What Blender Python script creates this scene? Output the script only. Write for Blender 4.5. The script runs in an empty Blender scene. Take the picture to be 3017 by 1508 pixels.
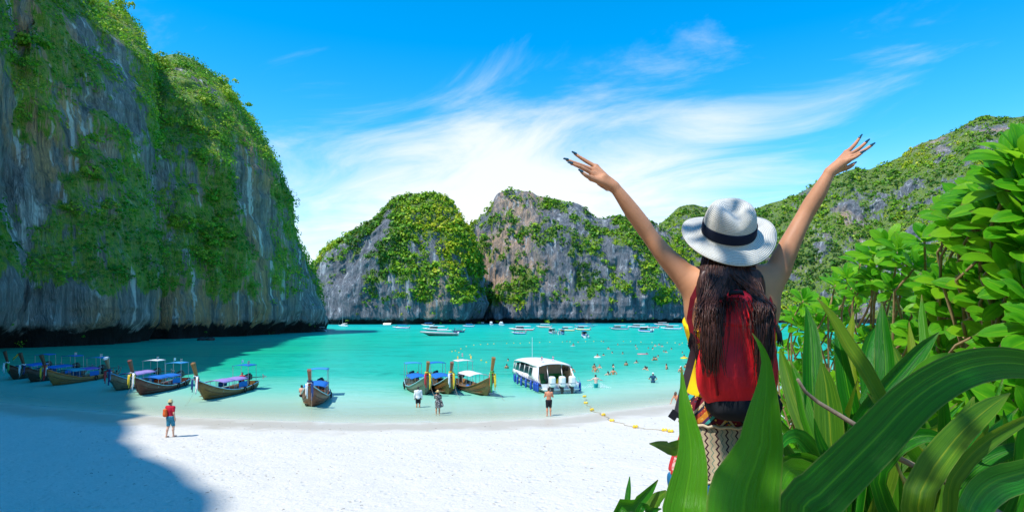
import bpy, bmesh, math, random
import numpy as np
from mathutils import Vector, Matrix, Quaternion

scn = bpy.context.scene
COL = scn.collection
R = math.radians
rng = np.random.default_rng(11)
random.seed(5)

# ------------------------------------------------------------------ camera
F, CX, HY, CH = 1798.0, 1508.5, 932.0, 6.2      # focal length and centre of the photograph in its own pixels, eye height
cam_d = bpy.data.cameras.new('camera')
cam = bpy.data.objects.new('camera', cam_d); COL.objects.link(cam)
cam_d.sensor_width = 36.0
cam_d.lens = 36.0 * F / 3017.0
cam_d.shift_y = (HY - 754.0) / 3017.0
cam.location = (0, 0, CH); cam.rotation_euler = (R(90), 0, 0)
cam_d.clip_start = 0.05; cam_d.clip_end = 20000
scn.camera = cam

# ------------------------------------------------------------------ sky and sun
SUN_EL, SUN_AZ = R(58), R(38)                   # azimuth: how far behind the left-hand side the sun stands
sun_dir = Vector((-math.cos(SUN_EL)*math.cos(SUN_AZ), -math.cos(SUN_EL)*math.sin(SUN_AZ), math.sin(SUN_EL)))
world = bpy.data.worlds.new('World'); scn.world = world
world.use_nodes = True
def build_world():
    nt = world.node_tree; N = nt.nodes; L = nt.links
    N.clear()
    out = N.new('ShaderNodeOutputWorld'); bg = N.new('ShaderNodeBackground')
    sky = N.new('ShaderNodeTexSky'); sky.sky_type = 'NISHITA'; sky.sun_disc = False
    sky.sun_elevation = SUN_EL
    sky.sun_rotation = math.atan2(sun_dir.x, sun_dir.y)
    sky.air_density = 1.0; sky.dust_density = 0.15; sky.ozone_density = 2.5
    hs = N.new('ShaderNodeHueSaturation'); hs.inputs['Saturation'].default_value = 1.5; hs.inputs['Value'].default_value = 1.06
    hs.inputs['Hue'].default_value = 0.493
    L.new(sky.outputs[0], hs.inputs['Color'])
    tc = N.new('ShaderNodeTexCoord'); sep = N.new('ShaderNodeSeparateXYZ')
    L.new(tc.outputs['Generated'], sep.inputs[0])
    def M(op, a, b=None, c=None):
        n = N.new('ShaderNodeMath'); n.operation = op
        for k, v in enumerate((a, b, c)):
            if v is None: continue
            if isinstance(v, (int, float)): n.inputs[k].default_value = v
            else: L.new(v, n.inputs[k])
        return n.outputs[0]
    x, y, z = sep.outputs
    zz = M('ADD', M('MAXIMUM', z, 0.0), 0.16)
    u = M('DIVIDE', x, zz); v = M('DIVIDE', y, zz)          # high thin layer seen in perspective
    # wisps run from low left to high right
    ca, sa = math.cos(R(38)), math.sin(R(38))
    u2 = M('ADD', M('MULTIPLY', u, ca), M('MULTIPLY', v, -sa))
    v2 = M('ADD', M('MULTIPLY', u, sa), M('MULTIPLY', v, ca))
    cmb = N.new('ShaderNodeCombineXYZ'); L.new(M('MULTIPLY', u2, 0.75), cmb.inputs[0]); L.new(M('MULTIPLY', v2, 1.25), cmb.inputs[1])
    n1 = N.new('ShaderNodeTexNoise'); n1.inputs['Scale'].default_value = 1.6; n1.inputs['Detail'].default_value = 9
    n1.inputs['Roughness'].default_value = 0.62; n1.inputs['Distortion'].default_value = 0.7
    L.new(cmb.outputs[0], n1.inputs['Vector'])
    cm2 = N.new('ShaderNodeCombineXYZ'); L.new(u, cm2.inputs[0]); L.new(v, cm2.inputs[1]); cm2.inputs[2].default_value = 3.7
    n2 = N.new('ShaderNodeTexNoise'); n2.inputs['Scale'].default_value = 0.55; n2.inputs['Detail'].default_value = 3
    L.new(cm2.outputs[0], n2.inputs['Vector'])
    # the big cloud bank over the bay: a soft mass around one direction of the sky
    ax = M('ARCTAN2', x, y)
    el = M('ARCSINE', z)
    da = M('DIVIDE', M('SUBTRACT', ax, -0.05), 0.42)
    de = M('DIVIDE', M('SUBTRACT', M('SUBTRACT', el, 0.17), M('MULTIPLY', ax, 0.14)), 0.165)
    r2 = M('ADD', M('MULTIPLY', da, da), M('MULTIPLY', de, de))
    blob = M('POWER', 2.718, M('MULTIPLY', r2, -1.0))
    # a fainter trail running up and to the right of it
    db = M('DIVIDE', M('SUBTRACT', ax, 0.40), 0.36)
    df = M('DIVIDE', M('SUBTRACT', M('SUBTRACT', el, 0.29), M('MULTIPLY', M('SUBTRACT', ax, 0.40), 0.33)), 0.07)
    r3 = M('ADD', M('MULTIPLY', db, db), M('MULTIPLY', df, df))
    trail = M('POWER', 2.718, M('MULTIPLY', r3, -1.0))
    dens = M('ADD', M('ADD', M('MULTIPLY', n1.outputs[0], 1.5), M('MULTIPLY', n2.outputs[0], 0.5)), M('ADD', M('MULTIPLY', blob, 0.98), M('MULTIPLY', trail, 0.16)))
    mr = N.new('ShaderNodeMapRange'); mr.interpolation_type = 'SMOOTHSTEP'
    mr.inputs['From Min'].default_value = 1.18; mr.inputs['From Max'].default_value = 1.92
    L.new(dens, mr.inputs['Value'])
    # pale air low over the horizon
    hz = N.new('ShaderNodeMapRange'); hz.interpolation_type = 'SMOOTHSTEP'
    hz.inputs['From Min'].default_value = 0.27; hz.inputs['From Max'].default_value = 0.0
    hz.inputs['To Max'].default_value = 0.62
    L.new(el, hz.inputs['Value'])
    fac = M('MINIMUM', M('ADD', M('MULTIPLY', mr.outputs[0], 0.93), M('MULTIPLY', hz.outputs[0], M('SUBTRACT', 1.0, M('MULTIPLY', mr.outputs[0], 0.8)))), 1.0)
    mix = N.new('ShaderNodeMix'); mix.data_type = 'RGBA'
    L.new(fac, mix.inputs['Factor']); L.new(hs.outputs[0], mix.inputs[6])
    mix.inputs[7].default_value = (3.95, 4.1, 4.25, 1)
    L.new(mix.outputs[2], bg.inputs['Color'])
    bg.inputs['Strength'].default_value = 0.15
    L.new(bg.outputs[0], out.inputs['Surface'])
build_world()
sun_d = bpy.data.lights.new('sun', 'SUN'); sun = bpy.data.objects.new('sun', sun_d); COL.objects.link(sun)
sun_d.energy = 3.3; sun_d.angle = R(0.55); sun_d.color = (1.0, 0.955, 0.88)
sun.rotation_euler = (-sun_dir).to_track_quat('-Z', 'Y').to_euler(); sun.location = (0, 0, 200)

scn.view_settings.view_transform = 'Standard'; scn.view_settings.look = 'None'
scn.view_settings.exposure = 0.80; scn.view_settings.gamma = 1.0; scn.view_settings.use_curve_mapping = False
scn.render.engine = 'CYCLES'
scn.cycles.use_denoising = True
scn.cycles.max_bounces = 6; scn.cycles.transparent_max_bounces = 12
scn.cycles.caustics_reflective = False; scn.cycles.caustics_refractive = False

# ------------------------------------------------------------------ helpers
def P(px, py, d):
    """the point at depth d metres seen at photograph pixel (px, py)"""
    return Vector(((px-CX)/F*d, d, CH-(py-HY)/F*d))
K = 3017/2576.0
def D(x, y, d):
    return P(x*K, y*K, d)
def G(px, py, z=0.0):
    return P(px, py, (CH-z)*F/(py-HY))

def hsh(i, j, k, s):
    h = (i.astype(np.int64)*374761393 + j.astype(np.int64)*668265263 + k.astype(np.int64)*2147483647 + s*1274126177) & 0xFFFFFFFF
    h = ((h ^ (h >> 13)) * 1274126177) & 0xFFFFFFFF
    h = ((h ^ (h >> 16)) * 2246822519) & 0xFFFFFFFF
    return ((h ^ (h >> 15)) & 0xFFFFFF) / float(0x1000000)
def vnoise(p, s=0):
    f = np.floor(p); t = p - f; i = f.astype(np.int64); t = t*t*(3-2*t)
    x, y, z = i[..., 0], i[..., 1], i[..., 2]; a, b, c = t[..., 0], t[..., 1], t[..., 2]
    def q(dx, dy, dz): return hsh(x+dx, y+dy, z+dz, s)
    x00 = q(0,0,0)*(1-a)+q(1,0,0)*a; x10 = q(0,1,0)*(1-a)+q(1,1,0)*a
    x01 = q(0,0,1)*(1-a)+q(1,0,1)*a; x11 = q(0,1,1)*(1-a)+q(1,1,1)*a
    return (x00*(1-b)+x10*b)*(1-c) + (x01*(1-b)+x11*b)*c
def fbm(p, o=4, s=0, g=0.5):
    r = 0; a = 1.0; n = 0; p = np.asarray(p, float)
    for k in range(o):
        r = r + a*vnoise(p*(2.03**k) + 17.3*k, s+k); n += a; a *= g
    return r/n
def ridged(p, o=4, s=0):
    r = 0; a = 1.0; n = 0
    for k in range(o):
        r = r + a*(1-np.abs(2*vnoise(p*(2.03**k)+9.1*k, s+k)-1)); n += a; a *= 0.5
    return r/n
def sst(a, b, x):
    t = np.clip((x-a)/(b-a), 0, 1); return t*t*(3-2*t)

def link(o, parent=None):
    COL.objects.link(o)
    if parent is not None: o.parent = parent
    return o
def tag(o, label=None, cat=None, group=None, kind=None):
    if label: o['label'] = label
    if cat: o['category'] = cat
    if group: o['group'] = group
    if kind: o['kind'] = kind
    return o
def thing(name, label, cat, loc=(0,0,0), rz=0.0, group=None):
    o = bpy.data.objects.new(name, None); COL.objects.link(o)
    o.empty_display_size = 0.3; o.location = loc; o.rotation_euler = (0, 0, rz)
    return tag(o, label, cat, group)
def copy_tree(o, parent=None):
    c = o.copy(); COL.objects.link(c); c.parent = parent
    for ch in list(o.children): copy_tree(ch, c)
    return c

def np_mesh(name, V, Q, smooth=False, attrs=None):
    """mesh from numpy arrays: V (n,3), Q (m,k) with k = 3 or 4"""
    V = np.asarray(V, np.float32); Q = np.asarray(Q, np.int32)
    me = bpy.data.meshes.new(name); m, k = Q.shape
    me.vertices.add(len(V)); me.vertices.foreach_set('co', V.ravel())
    me.loops.add(m*k); me.loops.foreach_set('vertex_index', Q.ravel())
    me.polygons.add(m); me.polygons.foreach_set('loop_start', np.arange(m, dtype=np.int32)*k)
    me.polygons.foreach_set('loop_total', np.full(m, k, np.int32))
    if smooth: me.polygons.foreach_set('use_smooth', np.ones(m, bool))
    me.update(calc_edges=True)
    for nm, dom, arr in (attrs or ()):
        a = me.attributes.new(nm, 'FLOAT', dom); a.data.foreach_set('value', np.asarray(arr, np.float32))
    me.validate()
    return me
def np_obj(name, V, Q, mat, parent=None, smooth=False, attrs=None):
    me = np_mesh(name, V, Q, smooth, attrs); me.materials.append(mat)
    return link(bpy.data.objects.new(name, me), parent)
def grid_quads(nu, nv):
    i = np.arange(nu-1)[:, None]*nv + np.arange(nv-1)[None, :]
    return np.stack([i, i+nv, i+nv+1, i+1], -1).reshape(-1, 4)

class MB:
    """collects simple solids and sheets; build() links them as ONE mesh object"""
    def __init__(s): s.v = []; s.f = []
    def add(s, vs, fs):
        o = len(s.v); s.v += [tuple(p) for p in vs]; s.f += [tuple(i+o for i in f) for f in fs]; return s
    def box(s, c, size, rot=None, taper=1.0, top_shift=(0,0)):
        hx, hy, hz = size[0]/2, size[1]/2, size[2]/2; c = Vector(c); vs = []
        for sz in (-1, 1):
            k = taper if sz > 0 else 1.0; ox, oy = top_shift if sz > 0 else (0, 0)
            for sx, sy in ((-1,-1),(1,-1),(1,1),(-1,1)):
                p = Vector((sx*hx*k+ox, sy*hy*k+oy, sz*hz))
                vs.append(c + (rot @ p if rot is not None else p))
        return s.add(vs, [(3,2,1,0),(4,5,6,7),(0,1,5,4),(1,2,6,5),(2,3,7,6),(3,0,4,7)])
    def tube(s, pts, rad, n=8, cap=True):
        pts = [Vector(p) for p in pts]; m = len(pts)
        rad = list(rad) if hasattr(rad, '__len__') else [rad]*m
        up = None; vs = []
        for i, p in enumerate(pts):
            t = (pts[min(i+1, m-1)] - pts[max(i-1, 0)]).normalized()
            if up is None: up = Vector((0,0,1)) if abs(t.z) < .9 else Vector((1,0,0))
            a = t.cross(up).normalized(); up = a.cross(t).normalized()
            for k in range(n):
                th = 2*math.pi*k/n; vs.append(p + (a*math.cos(th)+up*math.sin(th))*rad[i])
        fs = [(i*n+k, i*n+(k+1)%n, (i+1)*n+(k+1)%n, (i+1)*n+k) for i in range(m-1) for k in range(n)]
        if cap: fs += [tuple(range(n-1,-1,-1)), tuple(range((m-1)*n, m*n))]
        return s.add(vs, fs)
    def lathe(s, prof, c=(0,0,0), n=16, sx=1, sy=1, rot=None):
        c = Vector(c); vs = []; m = len(prof)
        for r, z in prof:
            for k in range(n):
                p = Vector((r*sx*math.cos(2*math.pi*k/n), r*sy*math.sin(2*math.pi*k/n), z))
                vs.append(c + (rot @ p if rot is not None else p))
        fs = [(i*n+k, i*n+(k+1)%n, (i+1)*n+(k+1)%n, (i+1)*n+k) for i in range(m-1) for k in range(n)]
        fs += [tuple(range(n-1,-1,-1)), tuple(range((m-1)*n, m*n))]
        return s.add(vs, fs)
    def ball(s, c, r, n=10, m=7):
        rx, ry, rz = r if hasattr(r, '__len__') else (r,)*3
        return s.lathe([(max(.02,math.sin(math.pi*i/(m-1))), -math.cos(math.pi*i/(m-1))*rz) for i in range(m)], c, n, rx, ry)
    def sheet(s, rows, thick=None):
        nr, nc = len(rows), len(rows[0])
        vs = [Vector(p) for r in rows for p in r]
        fs = [(i*nc+j, i*nc+j+1, (i+1)*nc+j+1, (i+1)*nc+j) for i in range(nr-1) for j in range(nc-1)]
        if thick is not None:
            o = len(vs); t = Vector(thick); vs += [p+t for p in vs]
            fs2 = [tuple(i+o for i in reversed(f)) for f in fs]
            edge = [i for i in range(nc)] + [i*nc+nc-1 for i in range(1, nr)] + [(nr-1)*nc+j for j in range(nc-2,-1,-1)] + [i*nc for i in range(nr-2,0,-1)]
            ne = len(edge)
            fs = fs + fs2 + [(edge[(k+1)%ne], edge[k], edge[k]+o, edge[(k+1)%ne]+o) for k in range(ne)]
        return s.add(vs, fs)
    def build(s, name, mat, parent=None, smooth=False, loc=None):
        me = bpy.data.meshes.new(name); me.from_pydata(s.v, [], s.f)
        bm = bmesh.new(); bm.from_mesh(me); bmesh.ops.recalc_face_normals(bm, faces=bm.faces); bm.to_mesh(me); bm.free()
        if smooth: me.polygons.foreach_set('use_smooth', [True]*len(me.polygons))
        me.materials.append(mat)
        o = link(bpy.data.objects.new(name, me), parent)
        if loc is not None: o.location = loc
        return o

# ------------------------------------------------------------------ materials
class NT:
    def __init__(s, name):
        s.m = bpy.data.materials.new(name); s.m.use_nodes = True; s.t = s.m.node_tree; s.t.nodes.clear()
        s.out = s.t.nodes.new('ShaderNodeOutputMaterial')
    def n(s, t, **kw):
        x = s.t.nodes.new('ShaderNode'+t)
        for k, v in kw.items():
            if k in x.inputs: s.set(x.inputs[k], v)
            else: setattr(x, k, v)
        return x
    def set(s, inp, v):
        if isinstance(v, bpy.types.NodeSocket): s.t.links.new(v, inp)
        else:
            if inp.type == 'RGBA' and len(v) == 3: v = (*v, 1)
            inp.default_value = v
    def math(s, op, a, b=None, c=None, clamp=False):
        x = s.n('Math', operation=op, use_clamp=clamp)
        for k, v in enumerate((a, b, c)):
            if v is not None: s.set(x.inputs[k], v)
        return x.outputs[0]
    def mix(s, fac, a, b, blend='MIX'):
        x = s.n('Mix', data_type='RGBA', blend_type=blend)
        s.set(x.inputs[0], fac); s.set(x.inputs[6], a); s.set(x.inputs[7], b); return x.outputs[2]
    def ramp(s, fac, stops, interp='LINEAR'):
        x = s.n('ValToRGB'); x.color_ramp.interpolation = interp; e = x.color_ramp.elements
        while len(e) > 1: e.remove(e[-1])
        for k, (p, c) in enumerate(stops):
            el = e[0] if k == 0 else e.new(p)
            el.position = p; el.color = (*c, 1) if len(c) == 3 else c
        s.set(x.inputs[0], fac); return x.outputs[0]
    def rng(s, v, a, b, c=0.0, d=1.0, smooth=False):
        x = s.n('MapRange'); x.interpolation_type = 'SMOOTHSTEP' if smooth else 'LINEAR'
        for k, q in enumerate((v, a, b, c, d)): s.set(x.inputs[k], q)
        return x.outputs[0]
    def coord(s, kind='Object', scale=(1,1,1), rot=(0,0,0)):
        tc = s.n('TexCoord'); mp = s.n('Mapping'); s.set(mp.inputs['Vector'], tc.outputs[kind])
        mp.inputs['Scale'].default_value = scale; mp.inputs['Rotation'].default_value = rot; return mp.outputs[0]
    def noise(s, vec, scale, detail=4, rough=.55, dist=0.0):
        x = s.n('TexNoise'); s.set(x.inputs['Vector'], vec); x.inputs['Scale'].default_value = scale
        x.inputs['Detail'].default_value = detail; x.inputs['Roughness'].default_value = rough; x.inputs['Distortion'].default_value = dist
        return x.outputs[0]
    def attr(s, name): return s.n('Attribute', attribute_name=name).outputs['Fac']
    def bump(s, h, strength=.3, dist=.1, normal=None):
        x = s.n('Bump'); x.inputs['Strength'].default_value = strength; x.inputs['Distance'].default_value = dist
        s.set(x.inputs['Height'], h)
        if normal is not None: s.set(x.inputs['Normal'], normal)
        return x.outputs[0]
    def pbsdf(s, color, rough=.6, spec=.5, normal=None, **kw):
        b = s.n('BsdfPrincipled'); s.set(b.inputs['Base Color'], color); s.set(b.inputs['Roughness'], rough)
        s.set(b.inputs['Specular IOR Level'], spec)
        if normal is not None: s.set(b.inputs['Normal'], normal)
        for k, v in kw.items(): s.set(b.inputs[k.replace('_', ' ')], v)
        return b.outputs[0]
    def done(s, sh): s.t.links.new(sh, s.out.inputs['Surface']); return s.m

_pl = {}
def plain(name, col, rough=.55, spec=.4, var=.12, scale=6.0, metal=0.0):
    if name in _pl: return _pl[name]
    t = NT(name); v = t.noise(t.coord(), scale, 4)
    c = t.mix(t.rng(v, .3, .7), tuple(x*(1-var) for x in col), tuple(min(1, x*(1+var)) for x in col))
    _pl[name] = t.done(t.pbsdf(c, t.rng(v, .3, .7, rough-.06, rough+.06), spec, Metallic=metal))
    return _pl[name]
def leafy(name, stops, trans=.35, attr='tint', gloss=.25, rough=.5):
    t = NT(name); v = t.attr(attr); nz = t.noise(t.coord(), .35, 3)
    c = t.ramp(t.math('ADD', v, t.rng(nz, .3, .7, -.13, .13)), stops)
    a = t.pbsdf(c, rough, gloss); tr = t.n('BsdfTranslucent'); t.set(tr.inputs[0], t.mix(.4, c, (.25,.42,.03)))
    x = t.n('MixShader'); x.inputs[0].default_value = trans; t.set(x.inputs[1], a); t.set(x.inputs[2], tr.outputs[0])
    return t.done(x.outputs[0])
# ------------------------------------------------------------------ terrain: sand, bank, sea bed
_sx = np.array([-140,-80,-50,-37,-24,-10,-3.2,2.7,11.6,17,25,40,70,140.])
_sy = np.array([70,58,49,44,38.3,35.6,35.8,37.4,43.4,46.5,49.5,55,66,90.])
def shore(x): return np.interp(x, _sx, _sy)
def ground_z(X, Y):
    X = np.asarray(X, float); Y = np.asarray(Y, float)
    d = shore(X) - Y                                  # metres inland of the water's edge
    z = np.where(d > 0, 0.042*d, np.maximum(0.036*d, -7.0))
    z = np.minimum(z, 0.78 + 0.004*np.maximum(d-18, 0))
    bank = np.clip(5.05 - np.maximum(Y-3.2, 0)*0.336, -1, 5.05)
    bank = np.where(X < -3, bank*1.0, bank)
    z = np.where(bank > z, z*(1-sst(0, .6, bank-z)) + bank*sst(0, .6, bank-z), z)
    return z
def build_ground():
    def cells(a, s): return np.arange(a[0], a[1], s)
    xs = np.concatenate([[-6000,-3000,-1500,-800,-400,-220,-140], np.arange(-110, 110, 1.0), [140,220,400,800,1500,3000,6000]])
    ys = np.concatenate([[-3000,-800,-250,-90,-50], np.arange(-25, 80, .7), [84,90,100,120,150,200,300,450,700,1200,2500,6000]])
    X, Y = np.meshgrid(xs, ys, indexing='ij')
    Z = ground_z(X, Y)
    p = np.stack([X, Y, X*0], -1)
    dry = sst(.02, .3, Z)
    Z = Z + dry*((fbm(p*.35, 3, 3)-.5)*.12 + (fbm(p*1.6, 3, 7)-.5)*.05)
    V = np.stack([X, Y, Z], -1).reshape(-1, 3)
    t = NT('sand'); co = t.coord()
    sep = t.n('SeparateXYZ'); t.set(sep.inputs[0], co); z = sep.outputs[2]
    nz = t.noise(co, .6, 5, .6); n2 = t.noise(co, 9, 6, .7)
    dryc = t.mix(t.rng(n2, .3, .75), (.555,.525,.468), (.665,.636,.58))
    dryc = t.mix(t.math('MULTIPLY', t.rng(nz, .55, .8), .35), dryc, (.50,.465,.41))
    # trodden dimples and scraps of weed and twig
    vo = t.n('TexVoronoi'); t.set(vo.inputs['Vector'], t.coord(scale=(1,.8,1))); vo.inputs['Scale'].default_value = 2.6
    vo2 = t.n('TexVoronoi'); t.set(vo2.inputs['Vector'], co); vo2.inputs['Scale'].default_value = 5.2
    dim = t.math('ADD', t.rng(vo.outputs['Distance'], .08, .32, 0, 1, True), t.math('MULTIPLY', t.rng(vo2.outputs['Distance'], .05, .3, 0, 1, True), .5))
    dim = t.math('ADD', t.math('MULTIPLY', dim, t.rng(nz, .35, .6, .15, .8)), t.math('MULTIPLY', n2, .55))
    spk = t.noise(t.coord(scale=(5, 11, 5), rot=(0,0,.35)), 1.0, 3, .75, 1.4)
    patch = t.noise(co, .17, 3)
    scrap = t.math('MULTIPLY', t.rng(spk, .69, .73), t.rng(patch, .42, .62))
    dryc = t.mix(t.math('MULTIPLY', scrap, .75), dryc, (.20,.165,.13))
    edge = t.math('ADD', z, t.rng(nz, .3, .7, -.04, .04))
    wet = t.rng(edge, .10, .2, 1, 0, True)
    c = t.mix(wet, dryc, (.49,.44,.36))
    c = t.mix(t.rng(edge, .05, .0, 0, 1, True), c, (.58,.55,.46))
    bank = t.rng(z, 1.1, 2.2)
    lit = t.noise(co, 3.5, 6, .7)
    c = t.mix(bank, c, t.mix(t.rng(lit, .4, .6), (.19,.14,.09), (.42,.36,.28)))
    h = t.math('MULTIPLY', dim, t.rng(edge, .1, .3, .05, 1))
    rough = t.rng(wet, 0, 1, .9, .42)
    np_m = t.done(t.pbsdf(c, rough, .25, t.bump(h, .55, .10)))
    o = np_obj('sand', V, grid_quads(len(xs), len(ys)), np_m, smooth=True); tag(o, kind='structure')
    return o
build_ground()

# ------------------------------------------------------------------ water
def build_water():
    ys = np.concatenate([np.arange(30, 80, 1.0), np.geomspace(80, 6000, 130)])
    us = np.linspace(-1, 1, 161)
    Y = np.repeat(ys[:, None], len(us), 1); X = us[None, :]*(60 + Y*1.15)
    off = np.maximum(Y - shore(X), 0) + np.where(np.abs(X) > 30, 0, 0)
    V = np.stack([X, Y, np.zeros_like(X)], -1).reshape(-1, 3)
    t = NT('sea_water'); co = t.coord()
    v = t.attr('offshore')                             # log scale of the distance from the beach = depth of the water over white sand
    wob = t.noise(t.coord(scale=(.03,.06,1)), 1, 4, .55, .4)
    vv = t.math('ADD', v, t.rng(wob, .3, .7, -.035, .035))
    c = t.ramp(vv, [(0,(.60,.66,.55)), (.33,(.38,.64,.50)), (.44,(.14,.56,.43)), (.52,(.012,.46,.34)), (.66,(.002,.44,.34)),
                    (.80,(.003,.48,.365)), (.875,(.006,.48,.41)), (.92,(.003,.30,.34)), (.97,(.003,.15,.24)), (1,(.003,.12,.22))])
    # greener towards the left-hand cliff
    sep = t.n('SeparateXYZ'); t.set(sep.inputs[0], co)
    gx = t.rng(t.math('ADD', sep.outputs[0], t.rng(wob, .3, .7, -6, 6)), -52, -14, 1, 0, True)
    gy = t.math('MULTIPLY', gx, t.math('MULTIPLY', t.rng(v, .40, .52), t.rng(sep.outputs[1], 230, 110)))
    c = t.mix(t.math('MULTIPLY', gy, .8), c, (.012,.40,.20))
    # ripple bands: the waves' light and dark put into the colour
    b1 = t.noise(t.coord(scale=(.022,.10,1)), 1, 5, .62, 1.2)
    b2 = t.noise(t.coord(scale=(.55,2.2,1)), 1, 3, .6)
    band = t.math('MULTIPLY', t.rng(b1, .52, .66, 0, 1, True), t.rng(b2, .3, .62))
    band = t.math('MULTIPLY', band, t.rng(v, .45, .6))
    c = t.mix(t.math('MULTIPLY', band, .6), c, (.003,.22,.17))
    ra = t.noise(t.coord(scale=(.5,1.15,1)), 1, 4, .65, .8); rb = t.noise(t.coord(scale=(.10,.20,1)), 1, 5, .72, .8); rp = t.mix(t.rng(v, .52, .70), ra, rb); rq = t.noise(t.coord(scale=(.05,.14,1)), 1, 3)
    c = t.mix(t.math('MULTIPLY', t.math('MULTIPLY', t.rng(rp, .49, .59), t.rng(rq, .35, .6)), t.rng(v, .36, .55, 0, .75)), c, (.003,.25,.19))
    c = t.mix(t.math('MULTIPLY', t.rng(rp, .40, .30), t.rng(v, .3, .55, .05, .35)), c, (.16,.62,.50))
    foam = t.noise(t.coord(scale=(.35,1.6,1)), 1, 5, .7, .6)
    c = t.mix(t.math('MULTIPLY', t.rng(v, .10, .03), t.rng(foam, .50, .58)), c, (.75,.76,.74))
    w1 = t.noise(t.coord(scale=(1.1,2.6,1)), 1, 4, .6, .5); w2 = t.noise(t.coord(scale=(.16,.5,1)), 1, 4, .55, .6)
    h = t.math('ADD', t.math('MULTIPLY', w1, .22), t.math('MULTIPLY', w2, .9))
    nrm = t.bump(h, .5, .35)
    df = t.n('BsdfDiffuse'); t.set(df.inputs[0], c); t.set(df.inputs['Normal'], t.bump(h, .35, .3))
    gl = t.n('BsdfGlossy'); gl.inputs['Roughness'].default_value = .14; t.set(gl.inputs['Normal'], nrm)
    lw = t.n('LayerWeight'); lw.inputs[0].default_value = .12; t.set(lw.inputs['Normal'], nrm)
    sm = t.n('MixShader'); t.set(sm.inputs[0], t.rng(lw.outputs['Fresnel'], 0, 1, .0, .24)); t.set(sm.inputs[1], df.outputs[0]); t.set(sm.inputs[2], gl.outputs[0])
    surf = sm.outputs[0]
    tr = t.n('BsdfTransparent'); t.set(tr.inputs[0], (.93,.98,.95))
    ms = t.n('MixShader'); t.set(ms.inputs[0], t.math('MAXIMUM', t.rng(v, .0, .43, 0.02, 1.0, True), t.math('MULTIPLY', t.rng(v, .09, .03), t.rng(foam, .50, .60, 0, .75)))); t.set(ms.inputs[1], tr.outputs[0]); t.set(ms.inputs[2], surf)
    m = t.done(ms.outputs[0])
    o = np_obj('sea', V, grid_quads(len(ys), len(us)), m, smooth=True, attrs=[('offshore', 'POINT', (np.log1p(off)/math.log(700)).ravel())])
    tag(o, kind='structure')
build_water()

# ------------------------------------------------------------------ cliffs
def rock_mat(name, base, light, dark, stain, veg, sc=1.0, tide=4.5, st0=.49):
    t = NT(name); co = t.coord()
    st = t.noise(t.coord(scale=(.22*sc,.22*sc,.028*sc)), 1, 6, .62, .6)
    fine = t.noise(t.coord(scale=(1.0*sc,1.0*sc,.16*sc)), 1, 5, .65, .5)
    big = t.noise(t.coord(scale=(.02*sc,.02*sc,.014*sc)), 1, 4, .5, .3)
    blk = t.n('TexVoronoi', feature='DISTANCE_TO_EDGE'); t.set(blk.inputs['Vector'], t.coord(scale=(.30*sc,.30*sc,.13*sc))); blk.inputs['Scale'].default_value = 1
    c = t.ramp(st, [(.30, dark), (.42, base), (.55, base), (.66, light)])
    c = t.mix(t.rng(fine, .35, .7), t.mix(.7, c, dark), c)
    c = t.mix(t.math('MULTIPLY', t.rng(big, st0, st0+.08), t.rng(st, .40, .52)), c, stain)
    thin = t.noise(t.coord(scale=(2.3*sc,2.3*sc,.16*sc)), 1, 4, .7, .4); run = t.noise(t.coord(scale=(.55*sc,.55*sc,.012*sc)), 1, 3, .6, .2)
    c = t.mix(t.rng(thin, .36, .62, .6, 0), c, dark)
    c = t.mix(t.math('MULTIPLY', t.rng(run, .56, .66), .6), c, tuple(x*.75 for x in dark))
    c = t.mix(t.math('MULTIPLY', t.rng(run, .42, .34), .65), c, light)
    c = t.mix(t.math('MULTIPLY', t.math('MULTIPLY', t.rng(blk.outputs[0], .05, .0), t.rng(thin, .45, .6)), .5), c, dark)
    vg = t.rng(t.math('ADD', t.attr('veg'), t.rng(fine, .3, .7, -.25, .25)), .48, .62)
    gn = t.noise(co, 1.1*sc, 8, .8); gr = t.mix(t.rng(gn, .42, .58), veg[0], veg[1]); gr = t.mix(t.rng(gn, .44, .34), gr, tuple(x*.3 for x in veg[0]))
    c = t.mix(t.math('MULTIPLY', vg, t.rng(fine, .30, .55, .35, .95)), c, gr)
    sep = t.n('SeparateXYZ'); t.set(sep.inputs[0], co)
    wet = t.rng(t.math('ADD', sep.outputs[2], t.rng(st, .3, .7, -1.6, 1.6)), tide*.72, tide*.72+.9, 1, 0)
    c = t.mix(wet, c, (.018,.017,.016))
    h = t.math('ADD', t.math('MULTIPLY', st, 1.2), t.math('ADD', t.math('MULTIPLY', fine, .8), t.math('MULTIPLY', thin, .6)))
    return t.done(t.pbsdf(c, .85, .2, t.bump(h, .9, 1.6/sc)))

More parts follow.
